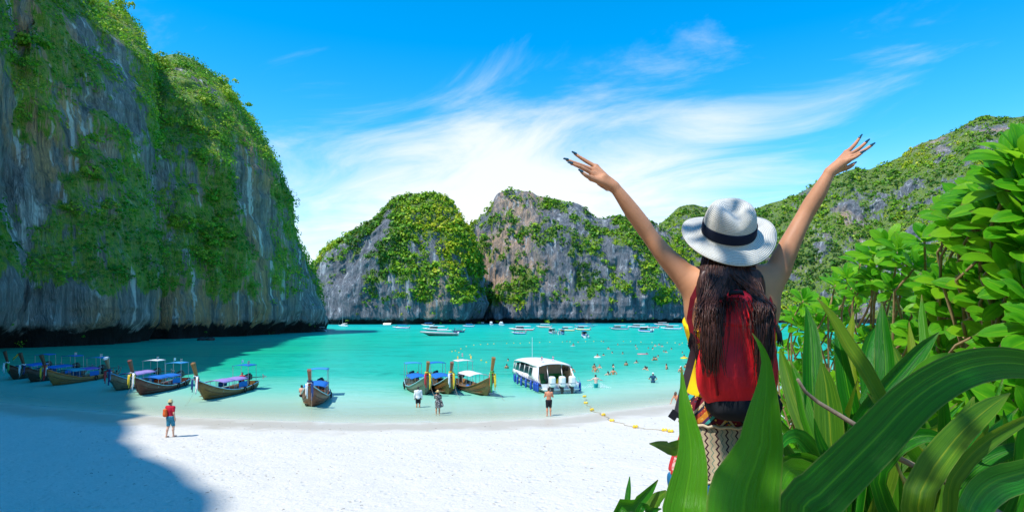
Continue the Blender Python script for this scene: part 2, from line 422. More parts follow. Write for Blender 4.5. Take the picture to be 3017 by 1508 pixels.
def cliff(name, cols, nu, nv, mat, amp, sc, vegp, back, prof=.35, seed=0, under=3.5, tide=4.5, lean=3.0, rib=.75):
    """cols: (base x, base y, top x, top y, top z). Front face from base to top, then a back slope down behind."""
    c = np.array(cols, float)
    s = np.r_[0, np.cumsum(np.hypot(*np.diff(c[:, :2]*.6+c[:, 2:4]*.4, axis=0).T))]
    u = np.linspace(0, s[-1], nu)
    c = np.stack([np.interp(u, s, c[:, k]) for k in range(5)], 1)
    k = np.ones(7)/7; pad = np.pad(c, ((3,3),(0,0)), 'edge')
    c = np.stack([np.convolve(pad[:, j], k, 'valid') for j in range(5)], 1)
    B, T, tz = c[:, :2], c[:, 2:4], c[:, 4]
    v = np.linspace(0, 1, nv)**1.1
    hf = prof*v + (1-prof)*v**lean
    XY = B[:, None]*(1-hf[None, :, None]) + T[:, None]*hf[None, :, None]
    Z = tz[:, None]*v[None, :]
    tang = np.gradient(B*.6+T*.4, axis=0); nrm = np.stack([tang[:, 1], -tang[:, 0]], 1); nrm /= np.linalg.norm(nrm, axis=1)[:, None]+1e-9
    sg = np.sign(((B-T)*nrm).sum(1)); nrm *= np.where(sg == 0, 1, sg)[:, None]
    p = np.concatenate([XY, Z[..., None]], -1)
    f = np.array([1, 1, .35])
    dsp = (fbm(p*f*.022*sc, 3, seed)-.5)*2.4*amp + (ridged(p*f*.06*sc, 4, seed+5)-.55)*1.3*amp + (fbm(p*np.array([1,1,.5])*.25*sc, 4, seed+9)-.5)*.75*amp
    ribs = (ridged(p*np.array([1,1,.07])*.085*sc, 3, seed+61)-.5)*rib*amp
    ribs = ribs + (ridged(p*np.array([1,1,.10])*.33*sc, 2, seed+67)-.5)*rib*.35*amp
    dsp = dsp + ribs
    ledge = (ridged(p*np.array([.012,.012,.07])*sc, 3, seed+21)-.5)*.8*amp
    dsp = dsp + ledge
    low = np.clip(tz/25, .12, 1)[:, None]*(1-.75*sst(.75, 1.0, v))[None, :]
    dsp = dsp*low
    w = sst(0, tide+1.5, Z); dsp = dsp - under*(1-w)*np.clip(tz/14, .3, 1)[:, None]
    XY = XY + nrm[:, None]*dsp[..., None]
    Z = Z + (fbm(p*.08*sc, 3, seed+30)-.5)*amp*.8*sst(.1, .5, v)[None, :]
    Z[:, 0] = -2
    # back slope
    bk = np.array([[.15,-.02],[.5,-.12],[1.0,-.45],[1.3,-1.05]])
    bx = np.array(back, float)
    XB = T[:, None] + bx[None, None]*bk[None, :, :1]; ZB = tz[:, None]*(1+bk[None, :, 1])
    XY = np.concatenate([XY, XB], 1); Zf = np.concatenate([Z, ZB], 1); nv2 = nv+len(bk)
    V = np.concatenate([XY, Zf[..., None]], -1)
    Q = grid_quads(nu, nv2)
    fl = V.reshape(-1, 3)
    a = fl[Q]; n = np.cross(a[:, 2]-a[:, 0], a[:, 3]-a[:, 1]); ar = np.linalg.norm(n, axis=1)*.5; n = n/(2*ar[:, None]+1e-9)
    ctr = a.mean(1)
    vi = np.tile(np.r_[v, np.ones(len(bk))][None], (nu, 1))
    # plants take hold on ledges, on the gentler upper slopes and in patches
    pv = V.copy()
    g = np.gradient(V, axis=0); h = np.gradient(V, axis=1); nn = np.cross(g, h); nn /= np.linalg.norm(nn, axis=-1)[..., None]+1e-9
    up = np.abs(nn[..., 2])
    veg = (fbm(pv*np.array([1,1,vegp.get('vz', .6)])*vegp['f'], 5, seed+50, .72)-.5)*vegp.get('k', 1.9) + vegp['bias'] + up*vegp.get('up', .55) + sst(vegp.get('v0', .6), 1.0, vi)*vegp.get('top', .4)
    veg = veg - (1-sst(tide+1, tide+vegp.get('clear', 12), Zf))*1.2
    veg = np.clip(veg + (fbm(pv*.16*sc, 3, seed+52)-.5)*.9, 0, 1)
    o = np_obj(name, fl, Q, mat, smooth=True, attrs=[('veg', 'POINT', veg.ravel())]); tag(o, kind='structure')
    fv = veg.ravel()[Q].mean(1)
    if (nn[..., 2].mean() < 0): pass
    cen = np.array([XY[..., 0].mean(), XY[..., 1].mean()])
    # face normals pointing to the open side
    fu = np.repeat(np.arange(nu-1), nv2-1); out = np.concatenate([nrm, np.full((nu, 1), .35)], 1)[fu]
    flip = (n*out).sum(1) < 0; n[flip] *= -1
    return ctr, n, ar, fv

def foliage(name, ctr, nrm, ar, w, count, size, nleaf, leaf, mat, seed=1, squash=.8, yellow=0.0, cl=.03):
    """leaf clumps over a slope: every clump many leaf-sized faces spread through a lumpy crown"""
    r = np.random.default_rng(seed); pr = ar*w; pr = pr/pr.sum()
    ix = r.choice(len(ctr), count, p=pr)
    c = ctr[ix] + nrm[ix]*0.25*size[0]; n = nrm[ix]
    big = fbm(c*cl, 3, seed+3)
    s = size[0] + (size[1]-size[0])*r.random(count)**3.0
    tint = np.clip(.30 + (big-.5)*1.6 + r.normal(0, .15, count) + yellow, 0, 1)
    d = r.normal(size=(count, nleaf, 3)); d /= np.linalg.norm(d, axis=-1)[..., None]
    up = n*.5 + np.array([0, 0, .7]); up /= np.linalg.norm(up, axis=1)[:, None]
    dot = (d*up[:, None]).sum(-1, keepdims=True); d = np.where(dot < -.15, d - 2*dot*up[:, None], d)
    lump = .72 + .38*vnoise(d*2.3 + r.random((count, 1, 3))*40, seed)
    rad = (.45+.55*r.random((count, nleaf))**.5)*lump
    pos = c[:, None] + d*(rad*s[:, None])[..., None]*np.array([1, 1, squash])
    ln = d*.8 + r.normal(0, .45, d.shape) + np.array([0, 0, .35]); ln /= np.linalg.norm(ln, axis=-1)[..., None]
    a = np.cross(ln, r.normal(size=d.shape)); a /= np.linalg.norm(a, axis=-1)[..., None]+1e-9
    b = np.cross(ln, a)
    q = leaf*(.6+.8*r.random((count, nleaf, 1)))*np.clip(s/np.mean(size), .6, 1.5)[:, None, None]
    V = np.stack([pos-a*q, pos-b*q*.62, pos+a*q, pos+b*q*.62], 2).reshape(-1, 3)
    Q = np.arange(len(V)).reshape(-1, 4)
    tv = np.repeat(np.clip(tint[:, None] + r.normal(0, .08, (count, nleaf)), 0, 1).reshape(-1), 4)
    o = np_obj(name, V, Q, mat, attrs=[('tint', 'POINT', tv)]); tag(o, kind='stuff')
    return o

LEAF_SHADE_LIFT = leafy('cliff_foliage', [(0,(.04,.19,.016)), (.35,(.10,.38,.02)), (.65,(.27,.50,.026)), (1,(.52,.50,.05))], .32)  # greens raised above natural leaf tones to offset the headland's shade
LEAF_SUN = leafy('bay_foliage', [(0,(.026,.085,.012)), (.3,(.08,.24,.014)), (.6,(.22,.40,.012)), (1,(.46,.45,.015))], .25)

LEFT = [(-41.0, -98.2, -59.0, -98.2, 68),(-36.2, -49.4, -51.2, -49.4, 78),(-31.7, -18.3, -49.4, -15.3, 85),(-39.7, -5.3, -60.2, -5.7, 85),(-48.7, 13.7, -73.7, 13.7, 85),(-60.3, 40.0, -85.3, 40.0, 91),(-69.2, 59.3, -99.2, 59.3, 105),(-78.1, 79.5, -114.1, 78.5, 120),
        (-99,118,-147,175,129),(-90,133,-128,190,104.7),(-89,146,-125,200,104),(-95,157,-130,207,97),(-98,162,-127,216,97),(-91,168,-119,219,100.5),(-86,177,-110.5,230,94.7),(-82,192,-104,243,84.7),
        (-81.6,206,-99,250,69),(-84.5,222,-97,258,56.2),(-84,230,-94,262,41.3),(-80.5,237,-88,262,27.6),(-79,248,-83.3,262,15.7),
        (-80,257,-80.6,263,5.5),(-84,280,-90,280,9),(-105,300,-108,288,30),(-160,320,-155,285,60)]
m = rock_mat('cliff_rock', (.41,.41,.385), (.80,.79,.73), (.11,.11,.10), (.60,.35,.16), ((.07,.27,.02),(.28,.34,.04)))  # rock and turf tones lightened to make up for the shaded face
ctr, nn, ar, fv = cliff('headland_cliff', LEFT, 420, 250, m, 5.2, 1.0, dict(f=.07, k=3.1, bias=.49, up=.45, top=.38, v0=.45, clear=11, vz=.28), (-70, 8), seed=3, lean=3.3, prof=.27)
HEAD = (ctr, nn, ar, fv)
vis = (ctr[:, 1] > 85) & (ctr[:, 1] < 275)
foliage('cliff_foliage', ctr, nn, ar, (np.clip(fv-.40, 0, .35)+.004)*vis, 15000, (.45, 3.2), 24, .27, LEAF_SHADE_LIFT, seed=4, cl=.06)

def dcols(L):
    o = []
    for bx, bd, tx, ty, td in L:
        b = D(bx, 0, bd); tp = D(tx, ty, td); o.append((b.x, b.y, tp.x, tp.y, tp.z))
    return o
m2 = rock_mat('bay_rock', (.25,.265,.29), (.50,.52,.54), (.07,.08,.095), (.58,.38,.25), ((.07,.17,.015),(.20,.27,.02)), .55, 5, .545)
DOME = dcols([(806,560,812,720,560),(800,520,806,690,530),(805,500,820,628,525),(830,485,850,603,520),(870,478,905,578,515),(920,475,950,545,515),
              (980,472,990,503,515),(1040,472,1035,486,515),(1090,474,1085,485,515),(1140,478,1125,500,515),(1164,482,1148,533,515),
              (1172,488,1160,580,518),(1178,500,1166,605,525),(1184,530,1172,650,550),(1192,580,1180,720,590),(1202,650,1192,770,660)])
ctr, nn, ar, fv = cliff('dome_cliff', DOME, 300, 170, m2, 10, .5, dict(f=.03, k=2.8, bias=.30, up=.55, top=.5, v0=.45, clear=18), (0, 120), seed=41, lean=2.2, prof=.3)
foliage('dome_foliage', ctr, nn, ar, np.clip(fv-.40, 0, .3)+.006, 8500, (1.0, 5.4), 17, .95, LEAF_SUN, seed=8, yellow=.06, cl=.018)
WALL = dcols([(1216,720,1184,640,720),(1217,670,1176,590,680),(1219,615,1177,566,630),(1222,580,1189,556,608),(1228,562,1211,540,602),(1235,556,1232,528,600),(1240,555,1238,505,600),
              (1250,554,1250,486,600),(1275,552,1275,476,600),(1300,552,1302,475,600),(1330,552,1330,483,600),(1350,554,1352,497,605),
              (1385,556,1385,500,605),(1420,558,1420,505,605),(1450,560,1450,512,605),(1475,560,1476,530,605),(1495,560,1492,550,605),(1515,560,1518,553,605),
              (1530,560,1530,544,605),(1560,560,1560,543,605),(1600,562,1598,548,610),(1630,564,1628,551,610),(1650,566,1652,565,612),(1690,572,1680,585,615),(1740,585,1730,600,620)])
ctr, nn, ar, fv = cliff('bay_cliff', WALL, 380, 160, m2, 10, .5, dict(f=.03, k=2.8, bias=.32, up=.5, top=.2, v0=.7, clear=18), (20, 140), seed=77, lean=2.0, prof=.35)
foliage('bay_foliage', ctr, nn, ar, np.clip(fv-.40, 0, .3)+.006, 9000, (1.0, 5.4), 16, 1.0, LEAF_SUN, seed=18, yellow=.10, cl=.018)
HILL = dcols([(1600,680,1630,640,740),(1640,660,1650,575,730),(1660,640,1668,558,720),(1690,630,1690,540,715),(1712,625,1713,521,712),(1740,620,1740,517,710),(1765,618,1765,525,708),
              (1830,612,1830,545,705),(1895,606,1895,533,700),(1930,600,1930,519,695),(1963,596,1963,505,690),(2003,590,2003,491,690),(2053,580,2053,460,690),
              (2100,570,2100,442,690),(2150,560,2150,423,690),(2196,550,2196,423,690),(2236,540,2236,409,685),(2279,530,2279,387,680),(2305,522,2305,364,675),
              (2355,510,2355,349,670),(2420,495,2420,318,660),(2477,480,2477,297,650),(2531,468,2531,294,640),(2600,455,2600,296,630),(2750,430,2750,288,600),(2950,400,2950,330,560)])
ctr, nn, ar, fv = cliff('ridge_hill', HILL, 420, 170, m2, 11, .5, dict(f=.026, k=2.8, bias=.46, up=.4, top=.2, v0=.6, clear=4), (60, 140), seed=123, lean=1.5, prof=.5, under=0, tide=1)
foliage('hill_foliage', ctr, nn, ar, np.clip(fv-.40, 0, .3)+.006, 12000, (1.0, 5.6), 15, 1.05, LEAF_SUN, seed=28, yellow=.10, cl=.016)
# ------------------------------------------------------------------ smooth solids (signed distance fields meshed with surface nets)
class SDF:
    def __init__(s): s.p = []
    def cap(s, a, b, ra, rb=None, k=.03):
        s.p.append(('c', np.array(a, float), np.array(b, float), ra, ra if rb is None else rb, k)); return s
    def chain(s, pts, rads, k=.03):
        for i in range(len(pts)-1): s.cap(pts[i], pts[i+1], rads[i], rads[i+1], k)
        return s
    def limb(s, pts, rads, k=.03, n=26):
        P0 = np.array(pts, float); m = len(P0); tt = np.linspace(0, m-1, n); c = []
        for t in tt:
            i = min(int(t), m-2); u = t-i; a, b, cc, d = P0[max(i-1,0)], P0[i], P0[i+1], P0[min(i+2,m-1)]
            c.append(.5*((2*b)+(cc-a)*u+(2*a-5*b+4*cc-d)*u*u+(3*b-a-3*cc+d)*u**3))
        r = np.interp(tt, np.arange(m), rads); kk = np.array([.25,.5,.25]); r = np.convolve(np.pad(r, 1, 'edge'), kk, 'valid')
        s.p.append(('m', np.array(c), np.full(3, max(rads)), r, 0, k)); return s
    def ell(s, c, r, rot=None, k=.04):
        s.p.append(('e', np.array(c, float), np.array(r, float), None if rot is None else np.array(rot), 0, k)); return s
    def box(s, c, h, rnd=.02, rot=None, k=.02):
        s.p.append(('b', np.array(c, float), np.array(h, float), None if rot is None else np.array(rot), rnd, k)); return s
    def bounds(s):
        lo, hi = [], []
        for q in s.p:
            if q[0] == 'm': lo.append(q[1].min(0)-q[2]); hi.append(q[1].max(0)+q[2])
            elif q[0] == 'c': r = max(q[3], q[4]); lo.append(np.minimum(q[1], q[2])-r); hi.append(np.maximum(q[1], q[2])+r)
            else:
                r = np.array(q[2]) if q[3] is None else np.full(3, np.linalg.norm(q[2]) if q[0] == 'b' else q[2].max())
                lo.append(q[1]-r); hi.append(q[1]+r)
        return np.array(lo), np.array(hi)
    def mesh(s, vox, inflate=0.0, clips=(), carve=()):
        lo, hi = s.bounds(); pad = vox*2.5+inflate
        L0 = lo.min(0)-pad; n = np.ceil((hi.max(0)+pad-L0)/vox).astype(int)+1
        g = np.full(n, 1.0, np.float32)
        ax = [L0[i]+np.arange(n[i])*vox for i in range(3)]
        for q, l, h in zip(s.p, lo, hi):
            m = inflate + q[5] + vox*3
            i0 = np.clip(((l-m-L0)/vox).astype(int), 0, n); i1 = np.clip(((h+m-L0)/vox).astype(int)+2, 0, n)
            X = np.stack(np.meshgrid(*[ax[i][i0[i]:i1[i]] for i in range(3)], indexing='ij'), -1)
            if q[0] == 'c':
                ba = q[2]-q[1]; t = np.clip(((X-q[1])@ba)/(ba@ba+1e-9), 0, 1)
                d = np.linalg.norm(X-q[1]-t[..., None]*ba, axis=-1) - (q[3]+(q[4]-q[3])*t)
            elif q[0] == 'm':
                d = np.full(X.shape[:3], 9.0)
                for a_, b_, r0, r1 in zip(q[1][:-1], q[1][1:], q[3][:-1], q[3][1:]):
                    ba = b_-a_; t = np.clip(((X-a_)@ba)/(ba@ba+1e-9), 0, 1); d = np.minimum(d, np.linalg.norm(X-a_-t[..., None]*ba, axis=-1)-(r0+(r1-r0)*t))
            else:
                y = X-q[1]
                if q[3] is not None: y = y @ q[3]
                if q[0] == 'e':
                    k0 = np.linalg.norm(y/q[2], axis=-1); k1 = np.linalg.norm(y/q[2]**2, axis=-1)+1e-9; d = k0*(k0-1)/k1
                else:
                    e = np.abs(y)-q[2]+q[4]; d = np.linalg.norm(np.maximum(e, 0), axis=-1)+np.minimum(e.max(-1), 0)-q[4]
            sl = tuple(slice(i0[i], i1[i]) for i in range(3)); a = g[sl]
            hh = np.maximum(q[5]-np.abs(a-d), 0)/max(q[5], 1e-6)
            g[sl] = np.minimum(a, d)-hh*hh*q[5]*.25
        g -= inflate
        if clips:
            X = np.stack(np.meshgrid(*ax, indexing='ij'), -1)
            for pt, nm in clips:
                nm = np.array(nm, float); nm /= np.linalg.norm(nm); g = np.maximum(g, (X-np.array(pt, float))@nm)
        for c in carve:
            X = np.stack(np.meshgrid(*ax, indexing='ij'), -1); g = np.maximum(g, c(X))
        return nets(g, L0, vox)
def nets(g, L0, vox):
    ins = g < 0; n = np.array(g.shape)
    c = np.zeros(n-1, np.int8); cor = [(a, b, d) for a in (0,1) for b in (0,1) for d in (0,1)]
    for a, b, d in cor: c += ins[a:n[0]-1+a, b:n[1]-1+b, d:n[2]-1+d]
    act = (c > 0) & (c < 8); idx = np.full(n-1, -1, np.int64); ijk = np.argwhere(act); idx[act] = np.arange(len(ijk))
    acc = np.zeros((len(ijk), 3)); cnt = np.zeros(len(ijk))
    for a in range(8):
        for b in range(a+1, 8):
            A, B = np.array(cor[a]), np.array(cor[b])
            if abs(A-B).sum() != 1: continue
            ga = g[tuple((ijk+A).T)]; gb = g[tuple((ijk+B).T)]; x = (ga < 0) != (gb < 0)
            t = np.where(x, ga/(ga-gb+1e-12), 0)
            acc += np.where(x[:, None], A+(B-A)*t[:, None], 0); cnt += x
    V = L0+(ijk+acc/np.maximum(cnt, 1)[:, None])*vox
    Q = []
    for ax in range(3):
        u, w = (ax+1)%3, (ax+2)%3
        s0 = [slice(None)]*3; s1 = [slice(None)]*3; s0[ax] = slice(0, -1); s1[ax] = slice(1, None)
        e = np.argwhere(ins[tuple(s0)] != ins[tuple(s1)])
        e = e[(e[:, u] > 0) & (e[:, w] > 0) & (e[:, u] < n[u]-1) & (e[:, w] < n[w]-1)]
        if not len(e): continue
        def cell(du, dw):
            k = e.copy(); k[:, u] += du; k[:, w] += dw; return idx[tuple(k.T)]
        q = np.stack([cell(-1,-1), cell(0,-1), cell(0,0), cell(-1,0)], 1)
        fl = ~ins[tuple(e.T)]; q[fl] = q[fl][:, ::-1]; Q.append(q)
    return V, np.concatenate(Q)
def sdf_obj(name, sdf, vox, mat, parent=None, inflate=0.0, clips=(), carve=(), fn=None, relax=0):
    V, Q = sdf.mesh(vox, inflate, clips, carve)
    for _ in range(relax):
        acc = np.zeros_like(V); cn = np.zeros(len(V))
        for i in range(4):
            np.add.at(acc, Q[:, i], V[Q[:, (i+1)%4]]); np.add.at(cn, Q[:, i], 1)
        V = .5*V+.5*acc/np.maximum(cn, 1)[:, None]
    if fn is not None: V = fn(V)
    return np_obj(name, V, Q, mat, parent, smooth=True)

def skin_mat(name, col, rough=.48):
    t = NT(name); co = t.coord(); n1 = t.noise(co, 9, 4); n2 = t.noise(co, 220, 2)
    c = t.mix(t.rng(n1, .3, .7), tuple(x*.86 for x in col), tuple(min(1, x*1.1) for x in col))
    return t.done(t.pbsdf(c, t.rng(n1, .3, .7, rough-.06, rough+.06), .3, t.bump(n2, .05, .002), Subsurface_Weight=.08, Subsurface_Radius=(.02,.008,.004), Subsurface_Scale=.3))
SKIN = dict(fair=skin_mat('fair_skin', (.62,.36,.25)), tan=skin_mat('tanned_skin', (.48,.235,.13)), pale=skin_mat('pale_skin', (.72,.48,.38)), red=skin_mat('sunburnt_skin', (.60,.25,.14)))
HAIR_D = plain('dark_hair', (.02,.014,.012), .4, .5); HAIR_B = plain('brown_hair', (.10,.055,.03), .45, .5)
STRAW = plain('straw', (.62,.47,.22), .8, .2, .2, 40)
def cloth(name, col, col2=None, scale=14, thr=.52):
    t = NT(name); co = t.coord()
    w = t.noise(co, scale, 3, .6, .6); c = col if col2 is None else t.mix(t.rng(w, thr, thr+.05), col, col2)
    f = t.noise(co, 7, 3)
    return t.done(t.pbsdf(t.mix(.18, c, t.mix(f, (0,0,0), c)), .85, .15, t.bump(f, .3, .02)))
C_RED = cloth('red_cotton', (.55,.02,.045)); C_BLK = cloth('black_cloth', (.02,.022,.028)); C_WHT = cloth('white_cloth', (.78,.79,.82))
C_FLO = cloth('dark_floral', (.03,.033,.04), (.5,.5,.5), 22); C_TEAL = cloth('teal_pattern', (.02,.17,.26), (.10,.38,.50), 26)
C_BLU = cloth('navy_shirt', (.015,.05,.11), (.05,.16,.26), 20); C_TUR = cloth('turquoise_cloth', (.02,.36,.38)); C_ORG = cloth('orange_cloth', (.72,.13,.03))
C_YEL = cloth('yellow_cloth', (.80,.58,.02)); C_PNK = cloth('pink_cloth', (.72,.22,.25))

def figure(h, arms='down', stride=0.0, female=False, bend=0.0):
    """joints of a standing person facing +y, feet on z = 0, in metres for height h"""
    k = h/1.72; sw = .165 if female else .185
    J = dict(pel=(0,0,.93), wst=(0,.0,1.10), chs=(0,bend*.5,1.29), nck=(0,bend*.8-.005,1.46), hd=(0,bend+.015,1.60))
    for s, n in ((-1,'l'), (1,'r')):
        st = stride*s
        J['hip'+n] = (s*.09,0,.90); J['kne'+n] = (s*.10,.03+st*.5,.49); J['ank'+n] = (s*.105,-.03+st,.08); J['toe'+n] = (s*.125,.13+st,.03)
        J['sh'+n] = (s*sw,bend*.6,1.40)
        if arms == 'down': J['el'+n] = (s*(sw+.055),-.02-st*.3,1.12); J['wr'+n] = (s*(sw+.07),.06-st*.5,.88); J['hn'+n] = (s*(sw+.065),.08-st*.5,.80)
        elif arms == 'front': J['el'+n] = (s*(sw+.08),.06,1.15); J['wr'+n] = (s*.10,.28,1.22); J['hn'+n] = (s*.06,.33,1.27)
        elif arms == 'phone': J['el'+n] = (s*(sw+.06),.14,1.20); J['wr'+n] = (s*.08,.26,1.42); J['hn'+n] = (s*.05,.28,1.50)
        elif arms == 'hips': J['el'+n] = (s*(sw+.20),-.08,1.17); J['wr'+n] = (s*(sw-.02),.02,1.02); J['hn'+n] = (s*(sw-.06),.06,.98)
        elif arms == 'up': J['el'+n] = (s*(sw+.16),.02,1.58); J['wr'+n] = (s*(sw+.20),.04,1.84); J['hn'+n] = (s*(sw+.21),.05,1.93)
        elif arms == 'out': J['el'+n] = (s*(sw+.24),.06,1.27); J['wr'+n] = (s*(sw+.40),.20,1.22); J['hn'+n] = (s*(sw+.46),.25,1.22)
    return {a: np.array(b, float)*k for a, b in J.items()}, k
def fig_sdf(J, k, parts, female=False):
    S = SDF(); w = 1.0 if not female else .9
    def E(c, r, kk=.05): S.ell(c, np.array(r)*k, None, kk*k)
    if 'torso' in parts:
        E(J['pel'], (.165,.115,.13)); E(J['wst'], (.135*w,.10,.15)); E(J['chs'], (.175*w,.115,.19)); S.cap(J['shl'], J['shr'], .062*k, k=.06*k)
        E(J['chs']+np.array([0,-.045,.02])*k, (.14*w,.06,.13))
    if 'hips' in parts: E(J['pel'], (.165,.12,.14))
    if 'head' in parts:
        S.cap(J['chs']+np.array([0,0,.1])*k, J['hd'], .055*k, .05*k, .03*k); E(J['hd'], (.077,.095,.115), .02)
        E(J['hd']+np.array([0,.02,-.06])*k, (.055,.07,.06), .03); E(J['hd']+np.array([0,.098,-.015])*k, (.013,.02,.022), .012)
        for s in (-1, 1): E(J['hd']+np.array([s*.078,-.005,-.01])*k, (.012,.02,.032), .008)
    for n in 'lr':
        s = -1 if n == 'l' else 1
        if 'uarm' in parts: S.cap(J['sh'+n], J['el'+n], .052*k, .037*k, .04*k)
        if 'sleeve' in parts: S.cap(J['sh'+n], J['sh'+n]*.4+J['el'+n]*.6, .052*k, .045*k, .04*k)
        if 'farm' in parts:
            a, b = J['wr'+n], J['hn'+n]; d = (b-a)/np.linalg.norm(b-a); sd = np.cross(d, [0,1,0]); sd /= np.linalg.norm(sd)+1e-9
            S.cap(J['el'+n], a, .037*k, .025*k, .02*k); S.cap(a, b, .024*k, .03*k, .02*k)
            for f, ln in zip((-1.5,-.5,.5,1.5), (.075,.088,.084,.066)):
                r0 = b+sd*f*.018*k; S.cap(r0, r0+(d*ln+sd*f*.006)*k, .0085*k, .007*k, .006)
            S.cap(a+d*.02*k-sd*s*.02*k, b-sd*s*.055*k, .011*k, .008*k, .008)
        if 'thigh' in parts: S.cap(J['hip'+n], J['kne'+n], .085*k, .055*k, .05*k)
        if 'calf' in parts:
            m = J['kne'+n]*.65+J['ank'+n]*.35-np.array([0,.02,0])*k
            S.chain([J['kne'+n], m, J['ank'+n]], [.052*k, .052*k, .034*k], .03*k); S.cap(J['ank'+n]+np.array([0,-.02,-.03])*k, J['toe'+n], .036*k, .03*k, .02*k)
    return S
BODY = {'torso','head','uarm','farm','thigh','calf'}
def eyes(J, k, root, hair):
    for s in (-1, 1): m = MB(); m.ball(J['hd']+np.array([s*.032,.086,.012])*k, .010*k, 6, 5); m.build('eye', plain('eye', (.05,.03,.025), .2, .5), root, True)
    m = MB(); m.tube([J['hd']+np.array([s*.024,.088-.006*abs(s),-.055])*k for s in (-1,0,1)], .006*k, 5); m.build('mouth', plain('lips', (.42,.12,.10), .5, .4), root, True)
def hair_cap(J, k, root, mat, long=0.0, vox=.014):
    S = SDF(); S.ell(J['hd']+np.array([0,-.012,.015])*k, np.array([.086,.102,.118])*k)
    if long: S.cap(J['hd']+np.array([0,-.07,-.02])*k, J['hd']+np.array([0,-.10,-long])*k, .07*k, .05*k, .05)
    return sdf_obj('hair', S, vox, mat, root, clips=[(J['hd']+np.array([0,.045,0])*k, (0,1,-.45))] if not long else [(J['hd']+np.array([0,.05,0])*k, (0,1,0))])
def brim_hat(J, k, root, mat, brim=.16, crown=.12, tilt=0.0, name='hat'):
    m = MB(); m.lathe([(.082,0),(brim,-.012),(brim+.006,-.006),(.088,.01),(.085,crown*.6),(.07,crown),(.03,crown+.012),(.001,crown+.013)], (0,0,0), 20, 1, 1.1)
    o = m.build(name, mat, root, True); o.location = J['hd']+np.array([0,-.005,.055])*k; o.scale = (k,k,k); o.rotation_euler = (tilt,0,0); return o
V1 = .018
def beach_person(label, px, py, h, rz, arms, skin, female=False, stride=0.0, top=None, bottom=None, hair=HAIR_D, z=None, group=None, longhair=0.0, bend=0.0, hem=.52, sink=0.0):
    q = G(px, py, 0.0)
    if z is None:
        for _ in range(6): z = float(ground_z(q.x, q.y)); q = G(px, py, max(z, 0.0))
    root = thing('person', label, 'person', (q.x, q.y, z if sink == 0 else -sink), rz, group)
    J, k = figure(h, arms, stride, female, bend)
    sdf_obj('body', fig_sdf(J, k, BODY, female), V1, SKIN[skin], root)
    hair_cap(J, k, root, hair, longhair); eyes(J, k, root, hair)
    if top: sdf_obj('shirt', fig_sdf(J, k, {'torso','sleeve'}, female), V1, top, root, inflate=.012, clips=[((0,0,.90*k),(0,0,-1)), ((0,0,1.49*k),(0,0,1))])
    if bottom: sdf_obj('shorts', fig_sdf(J, k, {'hips','thigh'}, female), V1, bottom, root, inflate=.024, clips=[((0,0,hem*k),(0,0,-1)), ((0,0,1.0*k),(0,0,1))])
    return root, J, k

